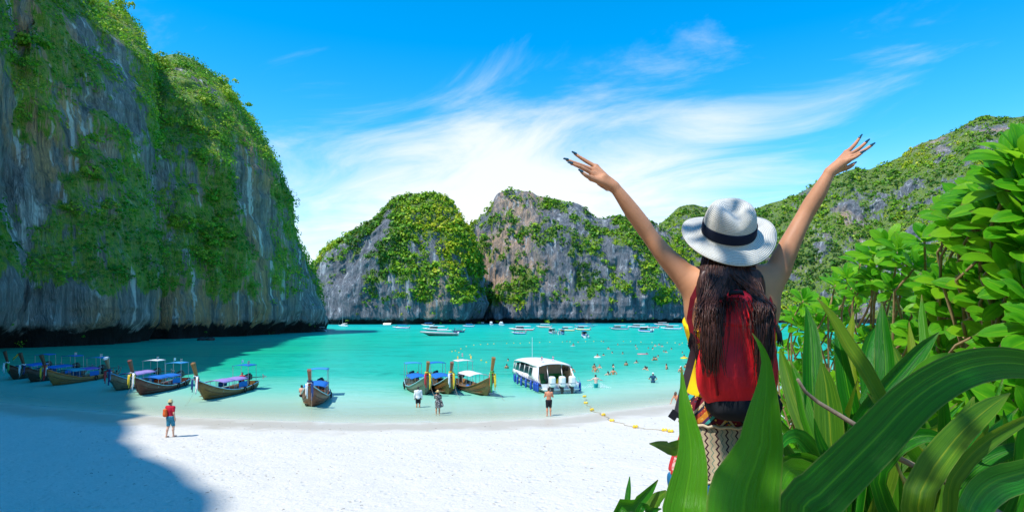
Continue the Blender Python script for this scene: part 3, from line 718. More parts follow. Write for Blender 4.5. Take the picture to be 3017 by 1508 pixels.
def build_people():
    # walker in red on the sand
    r, J, k = beach_person('man in red shirt and patterned blue shorts walking alone on the dry sand', 502, 1287, 1.80, R(-14), 'down', 'fair', stride=.10, top=C_RED, bottom=C_TEAL, hair=HAIR_B)
    brim_hat(J, k, r, STRAW, .135, .10)
    S = SDF(); S.box((-.13*k,-.17*k,1.16*k), (.10,.07,.19), .06); S.ell((-.13*k,-.19*k,1.08*k), (.10,.08,.12))
    sdf_obj('backpack', S, V1, C_ORG, r)
    m = MB(); m.tube([(-.13,-.13,1.36),(-.12,-.02,1.49),(-.02,.15,1.34),(.13,.15,1.1)], .014, 6); m.build('strap', C_ORG, r, True)
    # pair wading
    r, J, k = beach_person('man in loose white hooded jacket and dark trunks wading in the shallows', 1232, 1200, 1.62, R(8), 'down', 'tan', bottom=C_BLK, sink=.20)
    sdf_obj('jacket', fig_sdf(J, k, {'torso','uarm','farm'}), V1, C_WHT, r, inflate=.036, clips=[((0,0,.84*k),(0,0,-1)), ((0,0,1.47*k),(0,0,1))])
    S = SDF(); S.ell(np.array((0,-.09,1.44))*k, np.array((.11,.06,.08))*k); sdf_obj('hood', S, V1, C_WHT, r)
    r, J, k = beach_person('woman in straw hat and dark flowered dress photographing the boats', 1290, 1219, 1.60, R(4), 'phone', 'tan', True, longhair=.16)
    brim_hat(J, k, r, STRAW, .19, .11)
    S = fig_sdf(J, k, {'torso','uarm'}, True); S.cap((0,0,.9*k), (.03,0,.62*k), .15*k, .20*k, .1)
    sdf_obj('dress', S, V1, C_FLO, r, inflate=.02, clips=[((0,0,.56*k),(0,0,-1)), ((0,0,1.44*k),(0,0,1))])
    S = SDF(); S.chain([(.18*k,-.02,1.2*k),(.25*k,-.03,.95*k),(.30*k,-.04,.70*k)], [.03,.06,.09], .05); sdf_obj('shawl', S, V1, C_FLO, r)
    m = MB(); m.box((0,.34*k,1.53*k), (.075,.012,.15)); m.build('phone', plain('black_plastic', (.02,.02,.022), .35, .5), r)
    beach_person('bare chested man in black shorts at the water edge behind the speedboat', 1617, 1224, 1.80, R(2), 'front', 'red', stride=.03, bottom=C_BLK)
    r, J, k = beach_person('man in navy shirt and white cap standing waist deep with hand on hip', 1924, 1127, 1.72, R(-25), 'hips', 'tan', top=C_BLU, bottom=C_BLU, sink=.80)
    brim_hat(J, k, r, C_WHT, .105, .09, name='cap')
    beach_person('pale man in turquoise trunks splashing into the sea', 1756, 1142, 1.76, R(10), 'out', 'pale', stride=.08, bottom=C_TUR, sink=.62, bend=.08)
    # splash around him
    q = G(1756, 1142); rr = np.random.default_rng(3); m = MB()
    for i in range(420):
        sd = -1 if rr.random() < .38 else 1; t = rr.random()**.7
        c = (q.x + sd*(.25+1.0*t*rr.random()+.1), q.y + rr.normal(0, .25), max(.01, .55*(1-t)*rr.random()+.03)); s = .008+.022*rr.random()**2
        m.box(c, (s*1.5, s, s), Matrix.Rotation(rr.random()*3, 3, 'Y'))
    tag(m.build('water_splash', plain('spray', (.85,.9,.9), .3, .5), None), kind='stuff')
    # sunbather leaning back on her hands by the water
    q = G(2000, 1187, .05); r = thing('person', 'sunbather in pink swimwear sitting on the wet sand behind the tall leaf', 'person', (q.x, q.y, float(ground_z(q.x, q.y))), R(-60))
    J, k = figure(1.66, 'down', 0, True)
    J.update(pel=np.array((0,-.05,.12)), wst=np.array((0,-.14,.28)), chs=np.array((0,-.24,.46)), nck=np.array((0,-.30,.62)), hd=np.array((0,-.30,.76)))
    for s, n in ((-1,'l'),(1,'r')):
        J['hip'+n] = np.array((s*.09,.0,.10)); J['kne'+n] = np.array((s*.12,.40,.34 if s < 0 else .10)); J['ank'+n] = np.array((s*.12,.72,.06)); J['toe'+n] = np.array((s*.13,.80,.14))
        J['sh'+n] = np.array((s*.165,-.27,.57)); J['el'+n] = np.array((s*.24,-.42,.31)); J['wr'+n] = np.array((s*.26,-.50,.07)); J['hn'+n] = np.array((s*.27,-.56,.03))
    sdf_obj('body', fig_sdf(J, k, BODY, True), V1, SKIN['red'], r); hair_cap(J, k, r, HAIR_B, .12)
    S = SDF(); S.ell(J['pel'], (.165,.125,.12)); sdf_obj('swimsuit', S, V1, C_PNK, r, inflate=.012)
    # swimmers: bodies shown from the chest or shoulders up
    protos = {}
    for kind, arms, sink, skin, hair, lh in (('deep','out',1.40,'tan',HAIR_D,0), ('shoulder','out',1.30,'fair',HAIR_D,.14), ('chest','front',1.16,'tan',HAIR_D,0), ('back','hips',1.05,'red',HAIR_D,0), ('wave','up',1.10,'tan',HAIR_D,0)):
        J, k = figure(1.72, arms, 0, lh > 0)
        J = {a: b-np.array((0,0,sink)) for a, b in J.items()}
        e = thing('person', 'x', 'person')
        sdf_obj('body', fig_sdf(J, k, {'torso','head','uarm','farm'}, lh > 0), .029, SKIN[skin], e); hair_cap(J, k, e, hair, lh, .024)
        protos[kind] = (e, J, k)
    used = set()
    def swim(px, py, kind, label, group=None, rz=0.0, lift=0.0):
        e = protos[kind][0]
        if kind in used: e = copy_tree(e)
        used.add(kind); q = G(px, py); e.location = (q.x, q.y, lift); e.rotation_euler = (0, 0, rz)
        e['label'] = label
        if group: e['group'] = group
        elif 'group' in e: del e['group']
        return e
    c3 = lambda x, y: (1640+x/6.44, 950+y/6.44)
    GR = 'swimmers in the roped bathing area'
    heads = [(195,364,'deep'),(410,376,'deep'),(890,366,'deep'),(1160,422,'deep'),(1500,456,'shoulder'),(1525,498,'deep'),(1740,494,'deep'),(1825,508,'shoulder'),
             (1870,448,'shoulder'),(2180,508,'deep'),(2330,418,'deep'),(2490,402,'deep'),(2035,554,'deep'),(2075,568,'shoulder'),(2385,578,'deep'),(1055,580,'deep'),
             (1255,590,'deep'),(890,622,'deep'),(1925,650,'deep'),(1515,766,'shoulder'),(815,858,'shoulder'),(1075,846,'shoulder'),(975,994,'shoulder'),(2455,860,'chest'),(980,502,'shoulder')]
    for i, (x, y, kd) in enumerate(heads):
        swim(*c3(x, y), kd, 'swimmer with dark wet hair, only head and shoulders above the turquoise water', GR, rng.uniform(-2.5, 2.5))
    swim(*c3(1945, 428), 'shoulder', 'left of two dark haired swimmers bobbing close together far out', None, .4)
    swim(*c3(2000, 456), 'shoulder', 'right of two dark haired swimmers bobbing close together far out', None, -.6)
    swim(*c3(1845, 715), 'chest', 'left one of a couple hugging chest deep in the sea', None, .9)
    swim(*c3(1880, 712), 'chest', 'right one of a couple hugging chest deep in the sea', None, -1.0)
    swim(*c3(1320, 815), 'chest', 'swimmer chest deep alone between the couple and the hugging trio', None, .2)
    swim(*c3(715, 862), 'chest', 'bather behind a dark haired woman, chest deep right of the speedboat', None, .6)
    swim(*c3(735, 936), 'back', 'dark haired woman with elbows out in front of another bather', None, 2.9)
    swim(*c3(1075, 985), 'back', 'tanned broad backed man standing waist deep facing out to sea', None, 0)
    swim(*c3(1680, 886), 'shoulder', 'left swimmer of the pair near the man in navy shirt', None, .5)
    swim(*c3(1715, 900), 'shoulder', 'right swimmer of the pair near the man in navy shirt', None, -1.5)
    swim(*c3(2085, 886), 'back', 'bather bending an arm, right of the man in navy shirt', None, 1.1)
    e = swim(*c3(2355, 945), 'back', 'bather in white cap just left of the tall pointed leaf', None, .3)
    J, k = protos['back'][1:]; brim_hat(J, k, e, C_WHT, .105, .09, name='cap')
    swim(*c3(285, 945), 'back', 'bather standing behind the white speedboat stern', None, .2)
    swim(*c3(320, 440), 'chest', 'swimmer raising head beside a white float near the buoy line', None, .8)
    swim(*c3(775, 660), 'chest', 'swimmer in a white float ring right of the speedboat roof', None, 0)
    swim(*c3(1712, 603), 'deep', 'swimmer hanging on to the pink air mattress', None, 1.4)
    swim(*c3(2420, 676), 'chest', 'swimmer riding the yellow float', None, .2)
    swim(1497, 1062, 'deep', 'lone swimmer far left of the white speedboat bow', None, 1.2)
    swim(1493, 1085, 'chest', 'bather wading off the bow of the white speedboat', None, .4)
    swim(344, 1107, 'wave', 'bather with both arms raised behind the prow of the weathered grey boat', None, 0)
    def ring(px, py, col, label, R0=.42, r0=.13):
        q = G(px, py); m = MB(); n = 20
        m.tube([(R0*math.cos(2*math.pi*i/n), R0*math.sin(2*math.pi*i/n), .05) for i in range(n+1)], r0, 8, False)
        o = m.build('swim_ring', col, None, True, (q.x, q.y, 0)); tag(o, label, 'swim ring')
    pl = lambda n, c: plain(n, c, .3, .5, .05)
    ring(*c3(775, 663), pl('white_vinyl', (.8,.8,.8)), 'white swim ring worn by a swimmer right of the speedboat')
    ring(*c3(2420, 681), pl('yellow_vinyl', (.85,.6,.02)), 'yellow swim ring under a swimmer')
    q = G(*c3(1635, 603)); m = MB()
    for i in range(5): m.tube([(-.85,(i-2)*.14,.05),(.85,(i-2)*.14,.05)], .085, 8)
    tag(m.build('air_mattress', pl('pink_vinyl', (.75,.28,.3)), None, True, (q.x, q.y, 0)), 'pale pink air mattress floating among the swimmers', 'air mattress')
    q = G(*c3(310, 446)); m = MB(); m.lathe([(.01,0),(.5,.02),(.55,.07),(.3,.1),(.01,.1)], (0,0,0), 14, 1, .4)
    tag(m.build('foam_float', pl('white_foam', (.82,.83,.85)), None, True, (q.x, q.y, 0)), 'white foam float beside a swimmer at the buoy line', 'float')
build_people()

# ------------------------------------------------------------------ buoy ropes
def build_buoys():
    YB = plain('yellow_buoy', (.80,.52,.03), .4, .4, .15); RP = plain('rope', (.45,.40,.30), .85, .1, .2, 60)
    pts = [(1722,1167),(1726,1186),(1744,1206),(1778,1221),(1803,1238),(1872,1256),(1958,1266),(1976,1269)]
    W3 = []
    for x, y in pts:
        q = G(x, y)
        for _ in range(5): z = max(float(ground_z(q.x, q.y)), 0); q = G(x, y, z+.06)
        W3.append(q)
    proto = None
    for i, q in enumerate(W3):
        if proto is None:
            proto = thing('buoy', 'yellow double lobed buoy lying on the beach rope', 'buoy', q, 0, 'yellow buoys along the beach rope')
            m = MB(); m.lathe([(.02,-.16),(.09,-.13),(.115,-.06),(.06,0),(.115,.06),(.09,.13),(.02,.16)], (0,0,0), 12, rot=Matrix.Rotation(R(90), 3, 'Y')); m.build('float', YB, proto, True)
            m = MB(); m.tube([(-.2,0,0),(.2,0,0)], .02, 6); m.build('eyelet', RP, proto, True); o = proto
        else: o = copy_tree(proto)
        o.location = q; o.rotation_euler = (0, 0, rng.uniform(-.6, .9)); o.scale = (.9,.9,.9)
    m = MB(); path = []
    for a, b in zip(W3[:-1], W3[1:]):
        for t in np.linspace(0, 1, 8, False):
            p = a.lerp(b, t); p.x += .12*math.sin(9*t+a.x*3)*min(t, 1-t)*3; p.z = max(float(ground_z(p.x, p.y)), 0)+.035; path.append(p)
    m.tube(path, .018, 5); tag(m.build('rope', RP, None, True), 'beach rope with yellow buoys running from the water over the sand', 'rope')
    line = [(1640+x/6.44, 950+y/6.44) for x, y in ((110,370),(255,368),(550,362),(705,360),(850,358),(1270,360),(1405,362),(1600,372),(1810,380),(2100,384),(2250,388),(2385,392))]
    line = [(1332,1036),(1342,1034),(1358,1028),(1374,1021),(1396,1017),(1416,1015),(1437,1014),(1455,1013),(1493,1012),(1514,1011),(1533,1012),(1560,1010),(1590,1009),(1620,1008)] + line
    line += [(1352,1039),(1385,1046),(1418,1062),(1433,1068)]
    o0 = None
    for x, y in line:
        q = G(x, y)
        if o0 is None:
            m = MB(); m.ball((0,0,.05), (.13,.13,.11), 10, 6); o0 = m.build('float_marker', YB, None, True); o = o0
            tag(o, 'small yellow marker float on the swimming area line', 'buoy', 'marker floats round the swimming area')
        else: o = o0.copy(); COL.objects.link(o)
        o.location = (q.x, q.y, 0)
    m = MB(); rr = np.random.default_rng(9)
    for i in range(420):
        y = rr.uniform(17, 36); x = rr.uniform(-18, 9)*y/24
        if shore(x)-y < 1.5: continue
        z = float(ground_z(x, y)); a = rr.uniform(0, 3.1); l = rr.uniform(.015, .06)
        m.tube([(x-l*math.cos(a), y-l*math.sin(a), z+.012), (x, y, z+.012+l*.25), (x+l*math.cos(a+.4), y+l*math.sin(a+.4), z+.01)], .003+.005*rr.random(), 4)
    tag(m.build('beach_litter', plain('dry_twig', (.16,.115,.07), .9, .1, .4, 20), None), kind='stuff')
build_buoys()
# ------------------------------------------------------------------ boats
def wood(name, col, wear=.3):
    t = NT(name); co = t.coord('Object', (1,1,1))
    g = t.noise(t.coord(scale=(.5,4,7)), 2.2, 5, .65, .4); w = t.noise(co, 1.6, 5, .65)
    c = t.mix(t.rng(g, .3, .7), tuple(x*.55 for x in col), tuple(min(1, x*1.3) for x in col))
    c = t.mix(t.math('MULTIPLY', t.rng(w, .55, .75), wear), c, (.34,.31,.27))
    sep = t.n('SeparateXYZ'); t.set(sep.inputs[0], co)
    c = t.mix(t.rng(sep.outputs[2], .10, .0), c, (.035,.03,.022))
    return t.done(t.pbsdf(c, t.rng(g, .3, .7, .35, .6), .4, t.bump(g, .35, .02)))
WOODS = dict(dark=wood('dark_planks', (.085,.04,.022)), gold=wood('varnished_planks', (.30,.15,.04)), red=wood('red_brown_planks', (.17,.05,.032)), brown=wood('brown_planks', (.25,.125,.035)),
             grey=wood('weathered_planks', (.20,.15,.09), .6), sea=wood('grey_green_planks', (.22,.23,.17), .5), rust=wood('reddish_planks', (.27,.10,.055)))
TARP = {n: cloth(n+'_tarp', c) for n, c in dict(blue=(.02,.16,.52), sky=(.05,.30,.60), purple=(.26,.12,.46), white=(.74,.74,.76), lilac=(.33,.25,.55), teal=(.06,.33,.42)).items()}
PAINT = {n: plain(n+'_paint', c, .35, .5, .08) for n, c in dict(pale=(.32,.58,.66), white=(.76,.77,.78), red=(.55,.03,.04), navy=(.02,.05,.18), yellow=(.78,.55,.03), green=(.05,.35,.08), orange=(.7,.2,.03), maroon=(.26,.03,.04), grey=(.35,.38,.40), teal=(.05,.32,.36), blue=(.02,.14,.50), sky=(.12,.40,.62)).items()}
METAL = plain('galvanised_tube', (.45,.46,.47), .4, .6, .1, 20, .6); DARKM = plain('black_engine_iron', (.022,.022,.024), .45, .5, .3, 20); RUB = plain('black_rubber', (.02,.02,.021), .75, .2)
ROPE = plain('mooring_line', (.34,.30,.22), .85, .1, .2, 50); GLASS = plain('dark_window', (.025,.045,.055), .08, .7, .1); SEATM = plain('seat_vinyl', (.03,.26,.06), .5, .4); BEIGE = plain('beige_liner', (.42,.34,.25), .6, .3)

def hull_mesh(L, beam, sheer, keel, rake, stern_w=.6, n=26, bow_pow=.62, full=1.0, thick=.05, transom=True):
    """sections from stern to stem; outside and inside skins and the rail between them"""
    m = MB(); rows = []
    for i in range(n):
        t = i/(n-1); t = t**.9
        w = beam/2*(stern_w+(1-stern_w)*min(1, t/.42)**.8 if t < .42 else max(0, 1-((t-.42)/.58)**2.1)**bow_pow)
        w = max(w, .035); zg, zk = sheer(t), keel(t)
        row = []
        prof = [(0,0),(.42,.10),(.72,.30),(.90,.58),(1.0,1.0)]
        def X(z): return -L/2 + t*L - rake*(1-min(1, max(0, (z-zk)/(zg-zk+1e-6))))*max(0, (t-.5)/.5)**1.6
        for sgn, pts in ((-1, prof[::-1]), (1, prof[1:])):
            for a, b in pts: z = zk+(zg-zk)*b; row.append((X(z), sgn*w*a**full, z))
        wi = max(w-thick, .012); zi = zk+thick*1.5
        for sgn, pts in ((1, prof[::-1]), (-1, prof[1:])):
            for a, b in pts: z = zi+(zg-zi)*b; row.append((X(z)-.01, sgn*wi*a**full, z))
        row.append(row[0]); rows.append(row)
    m.sheet(rows)
    if transom:
        r = rows[0]; m.add(r[:9], [tuple(range(9))]); m.add([(p[0]+.05,p[1],p[2]) for p in r[:9]], [tuple(range(8,-1,-1))])
    return m, rows
def arch(x0, x1, w, z, rise, n=7, th=.035, sag=0.0):
    m = MB(); rows = []
    for i in range(7):
        x = x0+(x1-x0)*i/6; dz = -sag*math.sin(math.pi*((i*2)%6)/6)
        rows.append([(x, w*(2*j/(n-1)-1), z+rise*(1-(2*j/(n-1)-1)**2)+dz) for j in range(n)])
    return m.sheet(rows, (0,0,th))
def flag(parent, p, tri=False, col=None, h=.35, s=1.0):
    m = MB(); m.tube([p, (p[0],p[1],p[2]+h)], .012*s, 5); f = m.build('flag_pole', METAL, parent)
    z = p[2]+h
    if col is not None:
        m = MB(); m.sheet([[(p[0],p[1],z-.24*s),(p[0]-.18*s,p[1]+.03,z-.22*s),(p[0]-.36*s,p[1],z-.25*s)],[(p[0],p[1],z),(p[0]-.18*s,p[1]+.03,z+.02),(p[0]-.36*s,p[1],z)]], (0,.008,0)); m.build('flag', col, f)
    else:
        a = z
        for nm, hh, c in (('flag_stripe', .045, PAINT['red']), ('flag_stripe', .045, PAINT['white']), ('flag_stripe', .09, PAINT['navy']), ('flag_stripe', .045, PAINT['white']), ('flag_stripe', .045, PAINT['red'])):
            hh *= s; m = MB(); m.sheet([[(p[0],p[1],a-hh),(p[0]-.2*s,p[1]+.04*s,a-hh+.01),(p[0]-.38*s,p[1],a-hh)],[(p[0],p[1],a),(p[0]-.2*s,p[1]+.04*s,a+.01),(p[0]-.38*s,p[1],a)]], (0,.008,0)); m.build(nm, c, f); a -= hh
def longtail(label, bow, stern_px, hull='brown', low='blue', high='blue', ribbons=('yellow','red','navy'), L=9.0, trim='pale', post='same', tip=None, side_tarp=True, nlow=1, prow=1.0, flags=1, hz=0.0, low2=None, tyre=True):
    b = G(*bow)
    # the stern lies along its own sight line, a boat's length away
    u = (stern_px-CX)/F; A = u*u+1; Bq = -2*(u*b.x+b.y); Cq = b.x*b.x+b.y*b.y-(L-1.3)**2
    Y = (-Bq+math.sqrt(max(0, Bq*Bq-4*A*Cq)))/(2*A); st = Vector((u*Y, Y, 0)); d = (b-st).normalized()
    mid = b - d*(L/2-.75)
    root = thing('longtail_boat', label, 'boat', (mid.x, mid.y, 0), math.atan2(d.y, d.x), 'longtail boats moored off the beach')
    sheer = lambda t: .62-.18*math.sin(math.pi*min(t/.75, 1))*1.0 + (1.0*((t-.55)/.45)**2.2 if t > .55 else 0)
    keel = lambda t: -.22+.10*(1-t)**3 + (.30*((t-.8)/.2)**2 if t > .8 else 0)
    m, rows = hull_mesh(L, 1.95, sheer, keel, 1.05, .52)
    h = m.build('hull', WOODS[hull], root, True)
    for s, k in ((-1, 0), (1, 8)):
        m = MB(); m.tube([Vector(r[k])+Vector((0,s*.012,-.02)) for r in rows], [.035]*len(rows), 6); m.build('gunwale', PAINT[trim] if trim else WOODS[hull], root, True)
        m = MB(); m.tube([Vector(r[k+(1 if s < 0 else -1)])+Vector((0,s*.015,0)) for r in rows[:-1]], .022, 5); m.build('rubbing_strake', WOODS['dark'], root, True)
    z0 = sheer(1)
    m = MB(); x0 = L/2-.12
    pts = [(x0-.30,0,z0-.75),(x0-.02,0,z0-.1),(x0+.16,0,z0+.42*prow),(x0+.36,0,z0+.85*prow),(x0+.55,0,z0+1.22*prow)]
    wd = [.07,.075,.085,.10,.12]; dp = [.10,.11,.12,.14,.16]
    rr = []
    for p, a, c in zip(pts, wd, dp): rr.append([(p[0]-c,p[1]-a,p[2]+c*.4),(p[0]+c*.5,p[1]-a,p[2]-c*.2),(p[0]+c,p[1],p[2]-c*.4),(p[0]+c*.5,p[1]+a,p[2]-c*.2),(p[0]-c,p[1]+a,p[2]+c*.4)])
    for r in rr: r.append(r[0])
    m.sheet(rr); m.add(rr[-1][:5], [(0,1,2,3,4)])
    pr = m.build('prow_post', WOODS[hull if post == 'same' else post], root)
    if tip:
        m = MB(); m.sheet([[Vector(q)+Vector((0,0,dz))+ (Vector(q)-Vector(pts[-1]))*.15 for q in rr[-1]] for dz in (-.10,.012)]); m.add([Vector(q)+Vector((0,0,.02))+(Vector(q)-Vector(pts[-1]))*.15 for q in rr[-1][:5]], [(0,1,2,3,4)]); m.build('prow_cap', PAINT[tip], pr)
    # cloth garlands knotted round the prow
    for i, c in enumerate(ribbons):
        zc = z0+.02+.12*i; xc = x0+.0+.05*i; m = MB(); n = 12
        m.tube([(xc+.17*math.cos(a), .15*math.sin(a), zc+.03*math.sin(3*a+i)) for a in [2*math.pi*j/n for j in range(n+1)]], .042, 6, False)
        s = (-1)**i; ln = .75+.25*i
        for q in (0, 1):
            yy = s*(.10+.07*q); m.sheet([[(xc+.17+.03*j, yy, zc-.02-ln*j/5*(1-.2*q)), (xc+.16+.03*j+.03*math.sin(j), yy+s*.09, zc-.03-ln*j/5*(1-.2*q))] for j in range(6)], (.012,0,0))
        m.build('garland', PAINT[c], root, True)
    m = MB(); rws = []
    for t in np.linspace(.06, .86, 12):
        w = 1.95/2*(.52+.48*min(1, t/.42)**.8 if t < .42 else max(0, 1-((t-.42)/.58)**2.1)**.62)*.86; rws.append([(-L/2+t*L-.05, -w, .16+.25*max(0, t-.6)), (-L/2+t*L-.05, w, .16+.25*max(0, t-.6))])
    m.sheet(rws, (0,0,.03)); m.build('deck', WOODS['grey'], root)
    for x in (-1.6,-.6,.4,1.4):
        m = MB(); m.box((x,0,.42), (.28,1.5,.04)); m.build('bench', WOODS['brown'], root)
    def canopy(x0, x1, w, z, rise, col, zb, npost, name='canopy', sag=.03):
        c = arch(x0, x1, w, z, rise, sag=sag).build(name, TARP[col], root, True)
        for i in range(npost):
            x = x0+.08+(x1-x0-.16)*i/(npost-1)
            for s in (-1, 1):
                m = MB(); m.tube([(x, s*(w-.05), zb), (x, s*(w-.05), z+.03)], .02, 6); m.build('canopy_post', METAL, c)
        for s in (-1, 1):
            m = MB(); m.tube([(x0, s*(w-.03), z+.01), (x1, s*(w-.03), z+.01)], .018, 6); m.build('canopy_rail', METAL, c)
        return c
    zl = 1.12+hz
    if nlow == 2:
        canopy(.25, 2.1, .80, zl, .16, low, .45, 3); canopy(-1.9, .2, .82, zl-.04, .15, low2 or low, .45, 3)
    else: canopy(-1.7, 1.7, .82, zl, .17, low, .45, 4)
    canopy(-3.7, -2.1, .70, 2.05+hz, .07, high, .5, 2, sag=0)
    if side_tarp:
        for s in (-1, 1):
            m = MB(); m.sheet([[(-1.6+j*.35, s*(.845+.012*math.sin(j*2.2)), .50) for j in range(5)], [(-1.6+j*.35, s*.84, .93) for j in range(5)]], (0,s*.012,0)); m.build('side_curtain', TARP['blue'], root)
    # car engine on its pivot with the long propeller shaft
    e = thing('tmp', 'x', 'x'); COL.objects.unlink(e); bpy.data.objects.remove(e)
    S = SDF(); S.box((-3.55,0,1.02), (.34,.22,.22), .05); S.cap((-3.85,0,1.15), (-3.3,0,1.2), .15, .12, .03); S.cap((-3.3,.18,1.0), (-3.3,-.18,1.0), .13, k=.02); S.box((-3.5,.12,1.30), (.14,.1,.07), .03); S.cap((-3.25,0,.95), (-2.75,.06,1.05), .025, .02, .02); S.cap((-3.6,0,.85), (-3.6,0,.5), .09, .12, .03)
    eng = sdf_obj('engine', S, .045, DARKM, root)
    m = MB(); m.lathe([(.17,-.03),(.19,0),(.17,.03)], (-3.22,0,1.05), 12, rot=Matrix.Rotation(R(90), 3, 'Y')); m.build('flywheel', METAL, eng, True)
    m = MB(); m.tube([(-3.85,0,.95),(-5.2,.05,.86),(-6.3,.1,.80)], [.05,.035,.03], 6)
    sh = m.build('propeller_shaft', DARKM, root, True)
    m = MB()
    for a in (0, 2.1, 4.2): m.box((-6.32, .1+.13*math.cos(a), .80+.13*math.sin(a)), (.03,.20,.10), Matrix.Rotation(a, 3, 'X'))
    m.build('propeller', METAL, sh)
    if tyre:
        for x in (-.9, -2.6):
            t = (x+L/2)/L; w = 1.95/2*(.52+.48*min(1, t/.42)**.8) + .05
            for s in (-1, 1):
                m = MB(); m.tube([(x+.2*math.cos(a), s*(w+.02), .28+.2*math.sin(a)) for a in [2*math.pi*j/12 for j in range(13)]], .05, 6, False); m.build('tyre_fender', RUB, root, True)
    for i in range(flags): flag(root, (-2.3-1.2*i, .55*(-1)**i, 2.12+hz), col=None if i % 2 == 0 else PAINT['white'])
    S = SDF(); S.ell((.6,.3,.36), (.35,.28,.2)); S.ell((-.4,-.25,.34), (.3,.3,.2)); S.box((1.5,.2,.36), (.3,.25,.15), .05)
    sdf_obj('cargo', S, .08, PAINT['orange'] if hull in ('red','rust') else TARP['blue'], root)
    m = MB(); p0 = Vector((x0-.05,.1,z0-.1)); m.tube([p0+Vector((2.4*t, .25*t, -z0*t*1.02-.25*math.sin(math.pi*t))) for t in np.linspace(0, 1, 10)], .009, 5); m.build('mooring_line', ROPE, root, True)
    return root, mid, d
def seated(label, boat, local, rz, skin, top, h=1.55):
    root0, mid, d = boat; a = math.atan2(d.y, d.x); M = Matrix.Rotation(a, 3, 'Z'); p = M @ Vector(local) + mid
    r = thing('person', label, 'person', p, a+rz); J, k = figure(h, 'front'); dz = np.array((0,0,-.84))*k
    J = {q: v+dz for q, v in J.items()}
    for s, n in ((-1,'l'),(1,'r')): J['kne'+n] = np.array((s*.12,.38,.08))*k; J['ank'+n] = np.array((s*.12,.42,-.32))*k; J['toe'+n] = np.array((s*.12,.56,-.36))*k
    sdf_obj('body', fig_sdf(J, k, BODY), .027, SKIN[skin], r); hair_cap(J, k, r, HAIR_D)
    if top: sdf_obj('shirt', fig_sdf(J, k, {'torso','sleeve'}), .02, top, r, inflate=.018, clips=[((0,0,.02),(0,0,-1)), ((0,0,.605*k),(0,0,1))])
    sdf_obj('shorts', fig_sdf(J, k, {'hips','thigh'}), .02, C_BLK, r, inflate=.02, clips=[((0,.34*k,0),(0,1,0)), ((0,0,.15*k),(0,0,1))])

def build_longtails():
    A = longtail('dark longtail boat, leftmost in the cliff shade, mostly behind a yellow ribboned prow', (33,1119), 148, 'dark', 'blue', 'blue', ('green','white'), trim=None, flags=0)
    B = longtail('dark longtail boat with a yellow ribbon blowing from its prow top', (84,1127), 232, 'dark', 'blue', 'blue', ('navy','white'), trim=None, low2='sky')
    r = B[0]; m = MB(); m.sheet([[(4.95-.10*j, -.1-.16*j, 2.62-.10*j+.03*math.sin(j*2)), (4.95-.10*j, -.12-.16*j, 2.80-.10*j+.03*math.sin(j*2))] for j in range(6)], (.012,0,0)); m.build('ribbon', PAINT['yellow'], r, True)
    C = longtail('golden brown longtail boat with purple and teal canopies and black tyre fenders', (148,1137), 312, 'gold', 'teal', 'sky', ('white','yellow','red'), nlow=2, low2='purple', trim='orange', post='dark', L=9.4)
    Dd = longtail('weathered grey longtail boat with white tipped prow beside a red brown boat', (335,1152), 470, 'grey', 'lilac', 'white', ('sky','red','navy'), tip='white', trim='sky')
    E = longtail('red brown longtail boat with blue canopies and yellow garland on its prow', (405,1166), 538, 'red', 'blue', 'sky', ('yellow','yellow','white'), tip=None, nlow=2, low2='blue', flags=2)
    Fb = longtail('varnished longtail boat anchored by itself with lilac canopy and striped prow garland', (594,1180), 738, 'brown', 'lilac', 'blue', ('red','navy','white'), nlow=2, low2='lilac', flags=2)
    Gb = longtail('reddish longtail boat pointing straight at the beach with people aboard', (916,1200), 944, 'rust', 'blue', 'sky', ('red','white','navy'), L=8.6, side_tarp=False, flags=0, prow=.85)
    H = longtail('grey green longtail boat on the left of three moored side by side', (1254,1165), 1212, 'sea', 'blue', 'sky', ('navy','red','yellow'), L=8.6, side_tarp=False, post='gold', flags=0, prow=.9)
    I = longtail('golden longtail boat in the middle of three moored side by side', (1324,1163), 1283, 'gold', 'blue', 'blue', ('red','white','yellow'), L=8.4, side_tarp=False, post='rust', flags=0, prow=.85)
    Jb = longtail('large brown longtail boat with white canopies and flower wreath on its prow', (1440,1168), 1352, 'brown', 'white', 'white', ('yellow','red','yellow','green'), L=9.4, side_tarp=False, post='gold', flags=0, hz=.25, prow=1.2, trim=None)
    for s in (-1, 1): flag(Jb[0], (-2.3, s*.6, 2.40), col=PAINT['yellow'], h=.34)
    flag(Jb[0], (-2.9, 0, 2.45), h=.5)
    for p, lb, rz, sk, tp in (((2.2,-.75,.62), 'shirtless passenger perched on the left rail of the reddish boat', R(60), 'fair', None), ((1.6,.2,.45), 'passenger in red bandana top sitting under the reddish boat canopy', R(200), 'pale', C_RED), ((-2.6,.3,.55), 'boatman in black shirt standing by the reddish boat engine', 0, 'tan', C_BLK)):
        seated(lb, Gb, p, rz, sk, tp)
    seated('boatman in dark shirt sitting aft in the grey green boat', H, (-2.2,.3,.6), R(-80), 'tan', C_BLU)
    seated('passenger in dark top under the golden middle boat canopy', I, (.6,-.2,.5), R(-90), 'tan', C_BLK)
    seated('passenger in orange vest under the blue canopy of the red brown boat', E, (1.0,.2,.45), R(-90), 'tan', C_ORG)
    seated('passenger in black shirt under the blue canopy of the red brown boat', E, (.2,-.2,.45), R(-90), 'tan', C_BLK)
    seated('boatman in red shirt behind the lilac canopy of the lone varnished boat', Fb, (-2.3,.1,.75), R(-90), 'tan', C_RED)
build_longtails()

